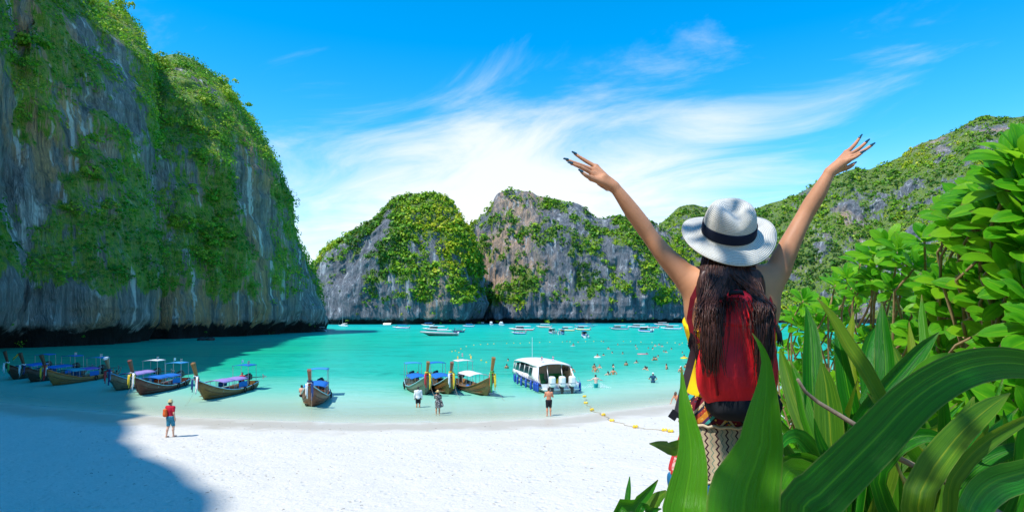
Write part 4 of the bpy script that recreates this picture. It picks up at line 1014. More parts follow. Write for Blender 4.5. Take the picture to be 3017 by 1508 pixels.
# ------------------------------------------------------------------ the white tour speedboat
def build_speedboat():
    L, Bm = 12.0, 3.5
    st = G(1651, 1158); u = (1541-CX)/F; A = u*u+1; Bq = -2*(u*st.x+st.y); Cq = st.x**2+st.y**2-(L-.8)**2
    Y = (-Bq+math.sqrt(Bq*Bq-4*A*Cq))/(2*A); bw = Vector((u*Y, Y, 0)); d = (bw-st).normalized(); mid = st+d*(L/2)
    root = thing('speedboat', 'white tour speedboat with three outboard motors backed up to the beach', 'boat', (mid.x, mid.y, 0), math.atan2(d.y, d.x))
    sheer = lambda t: .78+.50*t**1.6; keel = lambda t: -.30+.75*max(0, (t-.6)/.4)**2
    m, rows = hull_mesh(L, Bm, sheer, keel, 1.6, .93, bow_pow=.8, thick=.10); m.build('hull', PAINT['white'], root, True)
    def band(z0, z1, col, name, o=.012, x_to=.97):
        for s in (-1, 1):
            r = []
            for i in range(24):
                t = .01+(x_to-.01)*i/23
                w = Bm/2*(.93+.07*min(1, t/.42)**.8 if t < .42 else max(0, 1-((t-.42)/.58)**2.1)**.8); zg, zk = sheer(t), keel(t)
                def pt(f):
                    z = zk+(zg-zk)*f; a = np.interp(f, [0,.1,.3,.58,1], [0,.42,.72,.90,1.0])
                    return (-L/2+t*L-1.6*(1-f)*max(0, (t-.5)/.5)**1.6, s*(w*a+o), z)
                r.append([pt(z0), pt((z0+z1)/2), pt(z1)])
            MB().sheet(r, (0,s*.006,0)).build(name, col, root, True)
    band(.80, .90, PAINT['red'], 'stripe'); band(.68, .72, PAINT['blue'], 'stripe'); band(.34, .60, PAINT['grey'], 'bottom_paint')
    # rubbing rail
    for k, s in ((0,-1),(8,1)):
        m = MB(); m.tube([Vector(r[k])+Vector((0,s*.03,0)) for r in rows], .05, 6); m.build('rub_rail', PAINT['navy'], root, True)
    m = MB(); m.sheet([[(-L/2+.1,-1.5,.42),(-L/2+.1,1.5,.42)],[(1.5,-1.55,.42),(1.5,1.55,.42)]], (0,0,.04)); m.build('cockpit_floor', BEIGE, root)
    # deckhouse: sloping sides with long dark windows
    def side(s, z): return s*(1.62-.13*(z-.8))
    for s in (-1, 1):
        m = MB(); xs = [-2.2,-1.0,.5,2.0,3.2,4.0]; top = [1.95,2.08,2.10,2.05,1.9,1.62]
        m.sheet([[(x, side(s,.8)*(1-.10*max(0,x-2)/2), .80) for x in xs], [(x-.05, side(s,1.3)*(1-.14*max(0,x-2)/2), 1.25) for x in xs]], (0,-s*.06,0)); w = m.build('cabin_side', PAINT['white'], root, True)
        for a, b in ((-2.0,-.7),(-.6,.9),(1.0,2.4),(2.5,3.6)):
            m = MB(); f = lambda x: 1-.15*max(0, x-2)/2
            m.sheet([[(a,side(s,1.27)*f(a),1.27),(b,side(s,1.27)*f(b),1.27)],[(a-.12,side(s,1.9)*f(a),1.86),(b-.12,side(s,1.9)*f(b),1.86-.12*max(0,b-2.4))]], (0,-s*.02,0)); m.build('window', GLASS, root)
        for x in (-2.1,-.65,.95,2.45,3.65):
            m = MB(); f = 1-.15*max(0, x-2)/2; m.tube([(x,side(s,1.25)*f,1.22),(x-.12,side(s,1.95)*f,1.98)], .045, 6); m.build('window_post', PAINT['white'], root, True)
    m = MB(); m.sheet([[(3.95,-1.28,1.25),(4.35,0,1.3),(3.95,1.28,1.25)],[(3.35,-1.15,1.85),(3.6,0,1.92),(3.35,1.15,1.85)]], (-.03,0,0)); m.build('windscreen', GLASS, root, True)
    S = SDF()
    m = MB(); rws = []
    for i in range(15):
        x = -4.6+(3.9+4.6)*i/14; w = 1.62*(1-.22*max(0, (x-1.5)/2.4)**2)*(1-.14*max(0, (-x-3.6)/1.0)); z = 2.02+.12*math.sin(math.pi*i/14)-.22*max(0, (x-2)/1.9)**2
        rws.append([(x, w*(2*j/8-1), z+.22*(1-abs(2*j/8-1)**2.6)) for j in range(9)])
    m.sheet(rws, (0,0,.07)); rf = m.build('roof', PAINT['white'], root, True)
    m = MB(); m.tube([(1.0,.3,2.4),(1.0,.3,4.3)], .014, 5); m.build('aerial', PAINT['white'], rf)
    for y in (-.25, .75): flag(rf, (-3.2,y,2.3), h=.5, s=1.1)
    # aft arch: two broad pylons with oval cut-outs, beige inside
    for s in (-1, 1):
        m = MB(); m.sheet([[(-3.25,s*1.655,1.22),(-2.32,s*1.615,1.25)],[(-3.35,s*1.55,1.88),(-2.42,s*1.53,1.88)]], (0,s*.015,0)); m.build('window', GLASS, root)
        m = MB(); m.sheet([[(-2.2,s*1.62,.82),(-3.4,s*1.66,.82),(-5.6,s*1.64,.80)],[(-2.3,s*1.56,1.4),(-3.3,s*1.60,1.35),(-5.0,s*1.62,1.1)],[(-2.4,s*1.5,2.05),(-3.6,s*1.5,2.08),(-4.5,s*1.42,2.06)]], (0,-s*.07,0)); w = m.build('arch_side', PAINT['white'], root, True)
        m = MB(); m.sheet([[(-2.2,s*1.50,.50),(-5.5,s*1.50,.50)],[(-2.4,s*1.42,1.95),(-4.4,s*1.38,1.9)]], (0,-s*.02,0)); m.build('liner_panel', BEIGE, w)
        for x, z in ((-2.75,1.62),(-3.35,1.66),(-3.9,1.72)):
            m = MB(); m.lathe([(.001,0),(.19,0),(.19,.02),(.001,.02)], (x, s*(1.30 if s < 0 else 1.30), z), 14, 1.2, .8, Matrix.Rotation(R(90), 3, 'X')); m.build('porthole', GLASS, w)
        m = MB(); m.tube([(-5.0,s*.62,.42),(-4.4,s*.62,2.1)], .035, 6); m.build('roof_post', METAL, root, True)
    m = MB(); m.box((-2.0,0,1.25), (.06,2.9,1.55)); m.build('bulkhead', BEIGE, root)
    for x, y, ln in ((-2.5,-.75,1.1),(-3.5,-1.05,.55),(-3.3,.95,.7),(-2.5,.7,1.0)):
        m = MB(); m.box((x,y,.62), (.5,ln,.32)); m.box((x+.28,y,1.0), (.12,ln,.5)); m.build('seat', SEATM, root)
    m = MB(); m.box((-5.95,0,.35), (.9,3.0,.10)); m.build('swim_platform', PAINT['white'], root)
    S = SDF(); S.box((0,0,.95), (.30,.24,.42), .14); S.box((-.02,0,1.16), (.24,.20,.22), .12)
    cv, cq = S.mesh(.035)
    S = SDF(); S.box((.05,0,.42), (.16,.12,.25), .05); S.cap((0,0,.3), (-.02,0,-.45), .10, .08, .05); S.box((.28,0,.55), (.14,.14,.16), .03); S.cap((-.25,0,-.35), (.2,0,-.35), .08, .06, .04)
    lv, lq = S.mesh(.035)
    for y in (-.85, 0, .85):
        c = np_obj('outboard_motor', cv+np.array((-6.45,y,.05)), cq, PAINT['white'], root, True); np_obj('motor_leg', lv+np.array((-6.45,y,.05)), lq, DARKM, c, True)
        m = MB(); m.box((-6.45,y,.88), (.62,.50,.05)); m.build('cowl_band', PAINT['grey'], c)
    proto = None
    FN = plain('blue_fender', (.02,.08,.42), .45, .4)
    def fend(x, s, z=.45, o=.15):
        t = (x+L/2)/L; w = Bm/2*(.93+.07*min(1, t/.42)**.8 if t < .42 else max(0, 1-((t-.42)/.58)**2.1)**.8)
        m = MB(); m.lathe([(.02,-.36),(.08,-.33),(.105,-.26),(.105,.26),(.08,.33),(.03,.36),(.03,.5)], (x, s*(w+o), z), 12); f = m.build('fender', FN, root, True)
        m = MB(); m.tube([(x,s*(w+o),z+.48),(x,s*(w+.02),z+.75)], .014, 5); m.build('fender_line', ROPE, f)
    for x in (-5.6,-5.15,-4.7,-3.8,-2.4,-1.0,.4,2.0,3.2): fend(x, 1)
    for x in (-5.7,-4.6,-3.3): fend(x, -1)
    q = Matrix.Rotation(math.atan2(d.y, d.x), 3, 'Z')
    def at(l): return q @ Vector(l)+mid
    m = MB(); p = at((-4.0,-.45,.48)); m.lathe([(.16,0),(.14,.3),(.05,.5),(.01,.52)], p, 10); tag(m.build('dry_bag', PAINT['yellow'], None, True), 'yellow bag standing on the speedboat cockpit floor', 'bag')
build_speedboat()

# ------------------------------------------------------------------ boats anchored far out
def far_boat(label, x0, x1, y, hull, top, heading, stripe=None, kind='canopy', motors=2, cab=None):
    """x0..x1: the photograph columns it spans; y: its waterline; heading in degrees from broadside"""
    q = G((x0+x1)/2, y); L = (x1-x0)/F*q.y/max(.35, abs(math.cos(R(heading)))+.3*abs(math.sin(R(heading)))); L = min(max(L, 5.0), 15.0)
    root = thing('motorboat', label, 'boat', (q.x, q.y, 0), R(heading)); Bm = max(L*.24, 2.0); k = L/10
    sheer = lambda t: (.75+.45*t**1.6)*k**.5; keel = lambda t: -.25+.75*max(0, (t-.6)/.4)**2
    m, rows = hull_mesh(L, Bm, sheer, keel, 1.4*k, .88, n=14, bow_pow=.8, thick=.1); m.build('hull', PAINT[hull], root, True)
    if stripe:
        for s, kk in ((-1,1),(1,7)):
            m = MB(); m.sheet([[Vector(r[kk])+Vector((0,s*.05,-.12)) for r in rows[:-1]], [Vector(r[kk])+Vector((0,s*.06,.16)) for r in rows[:-1]]], (0,s*.01,0)); m.build('stripe', PAINT[stripe], root, True)
    m = MB(); m.sheet([[(-L*.46,-Bm*.42,.45),(-L*.46,Bm*.42,.45)],[(L*.15,-Bm*.42,.5),(L*.15,Bm*.42,.5)]], (0,0,.04)); m.build('deck', BEIGE, root)
    m = MB(); m.sheet([[(L*.12,-Bm*.42,.8*k**.5),(L*.3,-Bm*.33,1.0*k**.5),(L*.46,0,1.15*k**.5)],[(L*.12,Bm*.42,.8*k**.5),(L*.3,Bm*.33,1.0*k**.5),(L*.46,0.02,1.15*k**.5)]], (0,0,.04)); m.build('foredeck', PAINT['white'], root)
    zt = 1.9 if L > 7 else 1.7
    if kind in ('canopy', 'cabin'):
        m = arch(-L*.40, L*.20, Bm*.44, zt, .14, th=.06); c = m.build('canopy', TARP[top] if top in TARP else PAINT[top], root, True)
        for x in (-L*.38,-L*.1,L*.17):
            for s in (-1, 1):
                m = MB(); m.tube([(x,s*Bm*.42,.6),(x,s*Bm*.42,zt+.03)], .035, 5); m.build('canopy_post', METAL, c)
        m = MB(); m.sheet([[(L*.26,-Bm*.38,1.0*k**.5),(L*.29,0,1.05*k**.5),(L*.26,Bm*.38,1.0*k**.5)],[(L*.19,-Bm*.34,zt-.15),(L*.21,0,zt-.12),(L*.19,Bm*.34,zt-.15)]], (-.03,0,0)); m.build('windscreen', GLASS, root)
    if kind == 'cabin':
        for s in (-1, 1):
            m = MB(); m.sheet([[(-L*.12,s*Bm*.44,1.02),(L*.19,s*Bm*.41,1.08)],[(-L*.12,s*Bm*.43,zt-.12),(L*.16,s*Bm*.39,zt-.15)]], (0,-s*.03,0)); m.build('window', GLASS, root)
    if kind == 'yacht':
        S = SDF(); S.box((L*.02,0,1.5), (L*.27,Bm*.36,.55), .3); S.box((-L*.03,0,2.2), (L*.16,Bm*.3,.35), .2); sdf_obj('deckhouse', S, .11, PAINT['white'], root)
        for s in (-1, 1):
            m = MB(); m.sheet([[(-L*.2,s*Bm*.375,1.4),(L*.22,s*Bm*.375,1.4)],[(-L*.2,s*Bm*.375,1.75),(L*.2,s*Bm*.375,1.75)]], (0,s*.02,0)); m.build('window', GLASS, root)
    if kind == 'sail':
        S = SDF(); S.box((-L*.05,0,1.15), (L*.2,Bm*.3,.3), .15); sdf_obj('cabin', S, .1, PAINT['white'], root)
        m = MB(); m.tube([(L*.05,0,.9),(L*.05,0,12)], [.09,.05], 6); ma = m.build('mast', METAL, root); m = MB(); m.tube([(L*.05,0,1.9),(-L*.4,0,1.95)], .06, 6); m.build('boom', METAL, ma)
        m = MB(); m.tube([(L*.05,0,11.8),(L*.48,0,1.1)], .015, 4); m.tube([(L*.05,0,11.8),(-L*.48,0,1.0)], .015, 4); m.build('stay', METAL, ma)
    if kind == 'tube':
        for s in (-1, 1):
            m = MB(); m.tube([Vector(r[0 if s < 0 else 8])+Vector((0,s*.1,-.05)) for r in rows], .28, 8); m.build('float_tube', PAINT['grey'], root, True)
        m = arch(-L*.36, L*.05, Bm*.40, 1.75, .1, th=.05); c = m.build('canopy', TARP['white'], root, True)
        for x in (-L*.34, L*.03):
            for s in (-1, 1): m = MB(); m.tube([(x,s*Bm*.38,.6),(x,s*Bm*.38,1.78)], .03, 5); m.build('canopy_post', METAL, c)
    if kind not in ('sail', 'yacht'):
        for i in range(motors):
            S = SDF(); S.box((-L*.5-.3,(i-(motors-1)/2)*.7,.95), (.26,.2,.36), .1); S.cap((-L*.5-.3,(i-(motors-1)/2)*.7,.6), (-L*.5-.32,(i-(motors-1)/2)*.7,-.2), .09, .07, .03); sdf_obj('outboard_motor', S, .11, PAINT['white' if i % 2 == 0 and hull != 'white' else 'grey'], root)
    if kind == 'canopy':
        for i in range(3): m = MB(); m.box((-L*.3+i*L*.17,0,.72), (.4,Bm*.7,.4)); m.build('seat', PAINT['blue'] if top in ('blue','sky') else BEIGE, root)
    return root
def build_far():
    c2 = lambda x, y: (850+x/2.862, 920+y/2.862)
    fb = far_boat
    fb('white sailing boat with bare mast under the pale foot of the dome cliff', 995, 1027, 961.5, 'white', 'white', 170, kind='sail')
    fb('white speedboat with low blue canopy crossing left of the dark red boat', 1154, 1206, 968, 'white', 'blue', 176, 'blue', 'canopy')
    fb('long dark red speedboat with grey rails and silver top heading left', 1239, 1348, 989, 'maroon', 'white', 180, 'grey', 'tube', 3)
    fb('white speedboat with white roof just behind the dark red boat', 1242, 1318, 974, 'white', 'white', 183, 'navy', 'cabin')
    fb('small blue topped boat farthest behind the dark red boat', 1240, 1278, 960, 'white', 'blue', 175, None, 'canopy')
    fb('dark hulled motorboat with navy cover right of the dark red boat', 1334, 1361, 979, 'navy', 'teal', 200, None, 'canopy')
    fb('blue and white boat lying before the dark crevice', 1362, 1396, 963, 'white', 'blue', 182, 'blue', 'canopy')
    fb('tall white yacht with radar mast at the foot of the bay cliff', 1440, 1454, 957, 'white', 'white', 110, kind='yacht')
    fb('small white cruiser right of the tall yacht', 1470, 1484, 958, 'white', 'white', 150, kind='yacht')
    fb('red and white open boat with raised bow in mid bay', 1496, 1572, 974, 'white', 'white', 178, 'red', 'cabin', 2)
    fb('white boat with blue fenders moored in front of the red and white boat', 1504, 1548, 984, 'white', 'white', 190, 'blue', 'canopy', 2)
    fb('low white longboat with orange bow flag near the cliff', 1578, 1624, 965, 'white', 'white', 176, 'orange', 'canopy', 1)
    fb('white speedboat seen from astern with blue roof, left of two rafted together', 1612, 1640, 983, 'white', 'white', 100, 'blue', 'cabin', 3)
    fb('blue canopied speedboat, right of two rafted together', 1640, 1669, 985, 'white', 'blue', 76, 'blue', 'canopy', 2)
    fb('white speedboat with yellow and black stern behind the rafted pair', 1643, 1692, 975, 'white', 'white', 184, 'yellow', 'cabin', 2)
    fb('white speedboat with black windows and yellow stern flash', 1690, 1738, 973, 'white', 'white', 182, 'yellow', 'cabin', 3)
    fb('small blue and white boat lying end on in open turquoise water', 1708, 1738, 994, 'white', 'blue', 88, 'blue', 'canopy', 1)
    fb('white speedboat under a blue awning, farthest of its cluster', 1696, 1762, 963, 'white', 'blue', 3, 'sky', 'canopy', 2)
    fb('dark blue hulled speedboat with orange lifebuoy at its stern', 1792, 1850, 971, 'navy', 'white', 178, 'white', 'cabin', 2)
    fb('long white speedboat with navy stripe behind the tour boats', 1848, 1906, 966, 'white', 'white', 179, 'navy', 'cabin', 3)
    fb('blue sided tour boat with open black stern facing the beach', 1874, 1922, 978, 'blue', 'white', 125, 'white', 'cabin', 3)
    fb('red hulled white speedboat nosing out behind the blue sided tour boat', 1902, 1940, 967, 'red', 'blue', 184, 'white', 'canopy', 2)
    fb('far speedboat with red canopy trim near the right shore', 1926, 1968, 958, 'white', 'white', 178, 'red', 'cabin', 2)
    fb('white speedboat with pale blue stripe and arched stern, rightmost before the woman', 1945, 2006, 971, 'white', 'white', 176, 'sky', 'cabin', 3)
    fb('white boat with blue cover half hidden among the shrub branches', 2620, 2690, 975, 'white', 'blue', 175, 'blue', 'canopy', 2)
    fb('small white dinghy under the overhang at the headland tip', 928, 958, 976, 'white', 'white', 178, None, 'tube', 1)
    # pale sand spits and loose rocks at the foot of the far cliffs
    for (x0, x1, d, nm) in ((1396,1426,552,'far_beach'),(1990,2330,640,'far_beach'),(1129,1152,462,'sand_spit')):
        a, b = P(x0, 0, d), P(x1, 0, d); m = MB(); n = 12; rws = []
        for i in range(n+1):
            t = i/n; x = a.x+(b.x-a.x)*t; w = 10*math.sin(math.pi*max(.04, min(.96, t)))
            rws.append([(x,d-w,-.3),(x,d-w*.3,.55),(x,d+w*.6,1.3),(x,d+w*1.6,1.2)])
        m.sheet(rws); tag(m.build(nm, plain('pale_sand', (.70,.64,.52), .9, .1), None, True), kind='structure')
    for px, py, r, lb in ((612,1002,2.0,'low dark rock awash beside the headland cliff'),(942,977,2.6,'dark boulder at the undercut tip of the headland')):
        q = G(px, py); S = SDF(); rr = np.random.default_rng(px)
        for i in range(7): S.ell((rr.normal(0,.5)*r, rr.normal(0,.4)*r, rr.uniform(-.1,.25)*r), np.array((.6,.5,.35))*r*rr.uniform(.6,1.1), k=.2)
        o = sdf_obj('rock', S, .2, plain('wet_rock', (.05,.045,.04), .8, .3, .4, 1.0)); o.location = (q.x, q.y, 0); tag(o, lb, 'rock')
build_far()
# ------------------------------------------------------------------ the woman in the foreground
WD = 2.5
def build_woman():
    gx = P(2150, 0, WD).x; gz = float(ground_z(gx, WD)); base = np.array((gx, WD, gz))
    root = thing('person', 'woman in straw hat and red backpack seen from behind with both arms raised', 'person', base)
    q = lambda x, y, dd=0.0: np.array(P(x, y, WD+dd)) - base
    zz = lambda y: q(0, y)[2]
    tor = SDF()
    def torso(S):
        S.ell(q(2155,905), (.172,.105,.19), None, .06); S.ell(q(2085,900,-.01), (.085,.075,.15), None, .06); S.ell(q(2228,897,-.01), (.085,.075,.15), None, .06)
        S.ell(q(2155,1050), (.140,.095,.17), None, .08); S.ell(q(2155,1190), (.178,.125,.15), None, .08)
        S.ell(q(2105,860,-.055), (.065,.05,.09), None, .05); S.ell(q(2205,855,-.055), (.065,.05,.09), None, .05)   # shoulder blades
    B = SDF(); torso(B)
    B.cap(q(2060,842), q(2250,836), .060, k=.05)
    B.cap(q(2152,850,.0), q(2147,745,.0), .056, .052, .05)
    B.ell(q(2146,712,.01), (.076,.094,.110), None, .02); B.ell(q(2146,745,.03), (.058,.075,.06), None, .03); B.ell(q(2146,716,.112), (.013,.02,.024), None, .012)
    for s in (-1, 1): B.ell(q(2146+s*57,714,.0), (.011,.02,.032), None, .006)
    # arms: deltoid, upper arm, elbow, forearm, wrist
    La = [(2058,842,0),(2030,826,.0),(2000,795,.0),(1960,753,.0),(1918,700,.005),(1893,664,.0),(1862,622,-.01),(1832,580,-.02),(1809,550,-.025)]
    Lr = [.058,.054,.0465,.0395,.0320,.0345,.0325,.0255,.0200]
    Ra = [(2255,836,0),(2285,808,.0),(2306,764,.0),(2334,706,.0),(2368,640,.005),(2388,606,.0),(2410,571,-.01),(2430,535,-.02),(2445,507,-.025)]
    for A in (La, Ra): B.limb([q(*a) for a in A], Lr, .03)
    def hand(wr, fingers, thumb):
        w = q(*wr); B.cap(w, q((wr[0]+fingers[1][0][0])/2, (wr[1]+fingers[1][0][1])/2, -.025), .019, .021, .012)
        for f in fingers:
            k0, k1, k2 = [q(*p) for p in f]
            B.cap(w+(k0-w)*.18, k0, .0165, .0115, .010)
            B.ell(k0, (.0118,)*3, None, .006)
            mid = k1; B.limb([k0, mid, k2], [.0095,.0082,.0060], .004, 9)
        t0, t1, t2 = [q(*p) for p in thumb]; B.cap(w+(t0-w)*.3, t0, .018, .014, .012); B.limb([t0, t1, t2], [.012,.0098,.0075], .005, 9)
    LF = [[(1756,492,.025),(1720,471,.030),(1693,453,.03)], [(1749,501,.005),(1706,485,.0),(1669,471,-.005)], [(1746,512,-.018),(1713,494,-.03),(1682,482,-.035)], [(1742,525,-.040),(1726,517,-.055),(1712,506,-.06)]]
    LT = [(1790,553,.012),(1776,548,.03),(1762,540,.042)]
    RF = [[(2494,450,.03),(2516,429,.035),(2534,405,.035)], [(2503,456,.008),(2530,439,.005),(2554,418,.0)], [(2506,464,-.016),(2540,447,-.025),(2569,428,-.03)], [(2498,473,-.038),(2520,463,-.05),(2540,450,-.055)]]
    RT = [(2474,499,-.005),(2498,494,-.01),(2514,484,-.015)]
    hand((1809,550,-.025), LF, LT); hand((2445,507,-.025), RF, RT)
    # legs under the trousers, feet on the bank
    for s in (-1, 1):
        B.cap(q(2155+s*62,1215), np.array((s*.10,.0,.50)), .088, .056, .05); B.chain([np.array((s*.10,0,.50)), np.array((s*.10,-.02,.36)), np.array((s*.105,-.02,.09))], [.054,.055,.036], .03)
        B.cap(np.array((s*.105,-.05,.035)), np.array((s*.125,.13,.025)), .036, .026, .02)
    sdf_obj('body', B, .0056, skin_mat('warm_skin', (.52,.245,.13), rough=.58), root)
    NA = plain('teal_nail_polish', (.012,.065,.10), .18, .6)
    for F5 in (LF+[LT], RF+[RT]):
        for f in F5:
            a, b = q(*f[1]), q(*f[2]); d = (b-a)/np.linalg.norm(b-a); S = SDF(); S.cap(b-d*.005+np.array((0,-.0022,.0022)), b+d*.012+np.array((0,-.001,.001)), .0056, .0036, .002)
            sdf_obj('fingernail', S, .0022, NA, root)
    for s in (-1, 1):
        m = MB(); m.ball(q(2146+s*23,706,.104), .011, 8, 6); m.build('eye', plain('eye', (.05,.03,.025), .2, .5), root, True)
    m = MB(); m.tube([q(2146+s*17,746,.103-.006*abs(s)) for s in (-1,0,1)], .006, 6); m.build('mouth', plain('lips', (.42,.12,.10), .5, .4), root, True)

    # yellow top
    T = SDF(); torso(T)
    sdf_obj('top', T, .008, cloth('yellow_top', (.86,.60,.012)), root, inflate=.014, clips=[((0,0,zz(952)),(0,-.5,1)), ((0,0,zz(1165)),(0,0,-1))])
    # wide patterned trousers
    Tr = SDF(); Tr.ell(q(2153,1190), (.185,.17,.12), None, .06); Tr.cap(q(2152,1235), q(2150,1420), .19, .232, .06); Tr.cap(q(2150,1420), (0,0,.35), .232, .20, .06)
    def flat(V):
        V = V.copy(); th = np.arctan2(V[:, 1], V[:, 0]); low = np.clip((zz(1190)-V[:, 2])/.25, 0, 1)
        f = 1+.022*np.sin(th*17+V[:, 2]*6)*low+.012*np.sin(th*31+1)*low
        V[:, 0] *= f; V[:, 1] = V[:, 1]*.72*f; return V
    t = NT('zigzag_weave'); co = t.coord(); sep = t.n('SeparateXYZ'); t.set(sep.inputs[0], co)
    tri = t.math('PINGPONG', t.math('DIVIDE', sep.outputs[2], .0135), 1.0)
    def zz_line(sp, off, wd):
        f = t.math('FRACT', t.math('ADD', t.math('DIVIDE', t.math('ADD', sep.outputs[0], t.math('MULTIPLY', tri, .009)), sp), off))
        return t.math('LESS_THAN', t.math('ABSOLUTE', t.math('SUBTRACT', f, .5)), wd)
    c = t.mix(t.noise(co, 30, 4), (.36,.28,.18), (.50,.41,.28))
    c = t.mix(zz_line(.036, .0, .085), c, (.05,.022,.03)); c = t.mix(zz_line(.036, .5, .05), c, (.13,.20,.15))
    zig = t.done(t.pbsdf(c, .85, .15, t.bump(t.noise(co, 160, 2), .3, .003)))
    t = NT('embroidered_panel'); co = t.coord(); sep = t.n('SeparateXYZ'); t.set(sep.inputs[0], co)
    ch = t.math('ADD', sep.outputs[2], t.math('MULTIPLY', t.math('ABSOLUTE', t.math('ADD', sep.outputs[0], .055)), 1.25))
    cc = t.ramp(t.math('FRACT', t.math('DIVIDE', ch, .155)), [(0,(.16,.015,.03)),(.16,(.03,.02,.03)),(.24,(.05,.38,.36)),(.34,(.10,.03,.10)),(.44,(.62,.24,.03)),(.62,(.40,.05,.03)),(.74,(.02,.03,.06)),(.82,(.55,.45,.30)),(.9,(.16,.015,.03))], 'CONSTANT')
    vo = t.n('TexVoronoi'); t.set(vo.inputs['Vector'], co); vo.inputs['Scale'].default_value = 85
    cc = t.mix(t.math('LESS_THAN', vo.outputs['Distance'], .32), cc, t.mix(t.rng(vo.outputs['Color'], .3, .7), (.03,.02,.05), (.70,.42,.08)))
    emb = t.done(t.pbsdf(cc, .8, .2))
    sideM = cloth('red_white_panel', (.60,.045,.05), (.72,.55,.5), 9, .58); blueM = cloth('blue_cotton', (.02,.17,.38)); patch = cloth('blue_patchwork', (.07,.10,.22), (.42,.36,.32), 30)
    up = lambda y: ((0,0,zz(y)),(0,0,1)); dn = lambda y: ((0,0,zz(y)),(0,0,-1))
    xl = q(2022,0)[0]; xr = q(2292,0)[0]
    sdf_obj('waist_panel', Tr, .009, emb, root, clips=[up(1146), dn(1240)], fn=flat)
    sdf_obj('zigzag_panel', Tr, .009, zig, root, clips=[up(1242), dn(1394), ((xl,0,0),(-1,0,0)), ((xr,0,0),(1,0,0))], fn=flat)
    sdf_obj('side_panel', Tr, .009, sideM, root, clips=[up(1242), dn(1394), ((xl-.003,0,0),(1,0,0))], fn=flat)
    sdf_obj('side_panel', Tr, .009, patch, root, clips=[up(1242), dn(1394), ((xr+.003,0,0),(-1,0,0))], fn=flat)
    sdf_obj('lower_panel', Tr, .011, blueM, root, clips=[up(1397), ((0,0,.16),(0,0,-1))], fn=flat)
    COR = plain('beige_cord', (.55,.46,.32), .8, .2, .2, 60)
    for y, rx in ((1241,.197),(1395,.231)):
        m = MB(); n = 56
        m.tube([q(2151,y)+np.array(((rx+.006)*math.cos(a), (rx+.004)*.73*math.sin(a), .004*math.sin(a*23))) for a in [2*math.pi*i/n for i in range(n+1)]], .0065, 6, False); m.build('cord', COR, root, True)
    # backpack and its pieces: worn, so it hangs on her as one thing of its own
    pk = thing('backpack', 'red canvas backpack with black base worn by the woman in the straw hat', 'backpack', base)
    t = NT('red_canvas'); co = t.coord(); w = t.noise(co, 5, 4); f = t.noise(co, 320, 2)
    rc = t.done(t.pbsdf(t.mix(t.rng(w, .3, .7), (.76,.010,.020), (.90,.020,.032)), .6, .3, t.bump(f, .25, .003, t.bump(w, .35, .05))))
    S = SDF(); S.box(q(2168,1055,-.175), (.136,.080,.180), .075, k=.05); S.ell(q(2172,945,-.165), (.104,.072,.115), None, .07); S.ell(q(2166,1100,-.19), (.138,.088,.13), None, .06)
    def folds(V):
        V = V.copy(); p = V*np.array([9, 9, 5]); n = ridged(p, 3, 5)-.5; V[:, 1] -= n*.020; V[:, 0] += (fbm(V*7, 2, 3)-.5)*.018; return V
    sdf_obj('pack_body', S, .007, rc, pk, clips=[dn(1172)], fn=folds)
    sdf_obj('pack_flap', S, .007, rc, pk, inflate=.006, clips=[((0,0,zz(948)),(0,.05,-1))], fn=folds)
    S2 = SDF(); S2.box(q(2184,1185,-.165), (.130,.090,.052), .045, k=.03); S2.ell(q(2178,1195,-.19), (.115,.08,.048), None, .04)
    sdf_obj('pack_base', S2, .008, C_BLK, pk, fn=folds)
    m = MB(); m.tube([q(2150,872,-.20),q(2152,862,-.215),q(2185,860,-.215),q(2188,872,-.20)], .008, 6); m.build('grab_handle', C_BLK, pk, True)
    def strap(pts, w, col, name):
        P3 = [Vector(q(*p)) for p in pts]; rws = []
        for i, p in enumerate(P3):
            t = (P3[min(i+1, len(P3)-1)]-P3[max(i-1, 0)]).normalized(); a = t.cross(Vector((0,1,0))).normalized()*w; rws.append([p-a, p+a])
        MB().sheet(rws, (0,-.004,0)).build(name, col, pk)
    strap([(2062,835,-.085),(2040,880,-.10),(2030,940,-.10),(2040,985,-.11),(2058,1010,-.12)], .010, plain('maroon_webbing', (.18,.01,.02), .8, .2), 'shoulder_strap')
    strap([(2245,835,-.085),(2268,890,-.10),(2280,950,-.10),(2275,1000,-.12)], .010, plain('maroon_webbing', (.18,.01,.02)), 'shoulder_strap')
    strap([(2037,985,-.125),(2052,1030,-.135),(2062,1085,-.14),(2068,1150,-.14)], .008, C_BLK, 'adjuster_strap')
    strap([(2048,1015,-.13),(2030,1085,-.12),(2012,1150,-.12),(1998,1205,-.13),(1990,1228,-.135)], .014, plain('grey_webbing', (.06,.055,.065), .7, .3), 'hip_strap')
    m = MB(); m.box(q(1985,1222,-.14), (.03,.008,.035), Matrix.Rotation(.6, 3, 'Y')); m.build('buckle', C_BLK, pk)
    m = MB()
    for i in range(9): m.tube([q(2036,980,-.13), q(2030+i*2.2,1000,-.135), q(2028+i*2.8,1022+(i%3)*5,-.13)], .0022, 4)
    m.build('tassel', C_BLK, pk)
    m = MB()
    for i in range(9): m.tube([q(2288,955,-.13), q(2290+i*1.5,980,-.135), q(2291+i*1.9,1006+(i%3)*6,-.13)], .0022, 4)
    m.build('tassel', C_BLK, pk)
    m = MB(); m.tube([q(2236,955,-.225),q(2240,1010,-.245),q(2236,1090,-.26)], .0028, 5); m.build('draw_cord', C_BLK, pk)
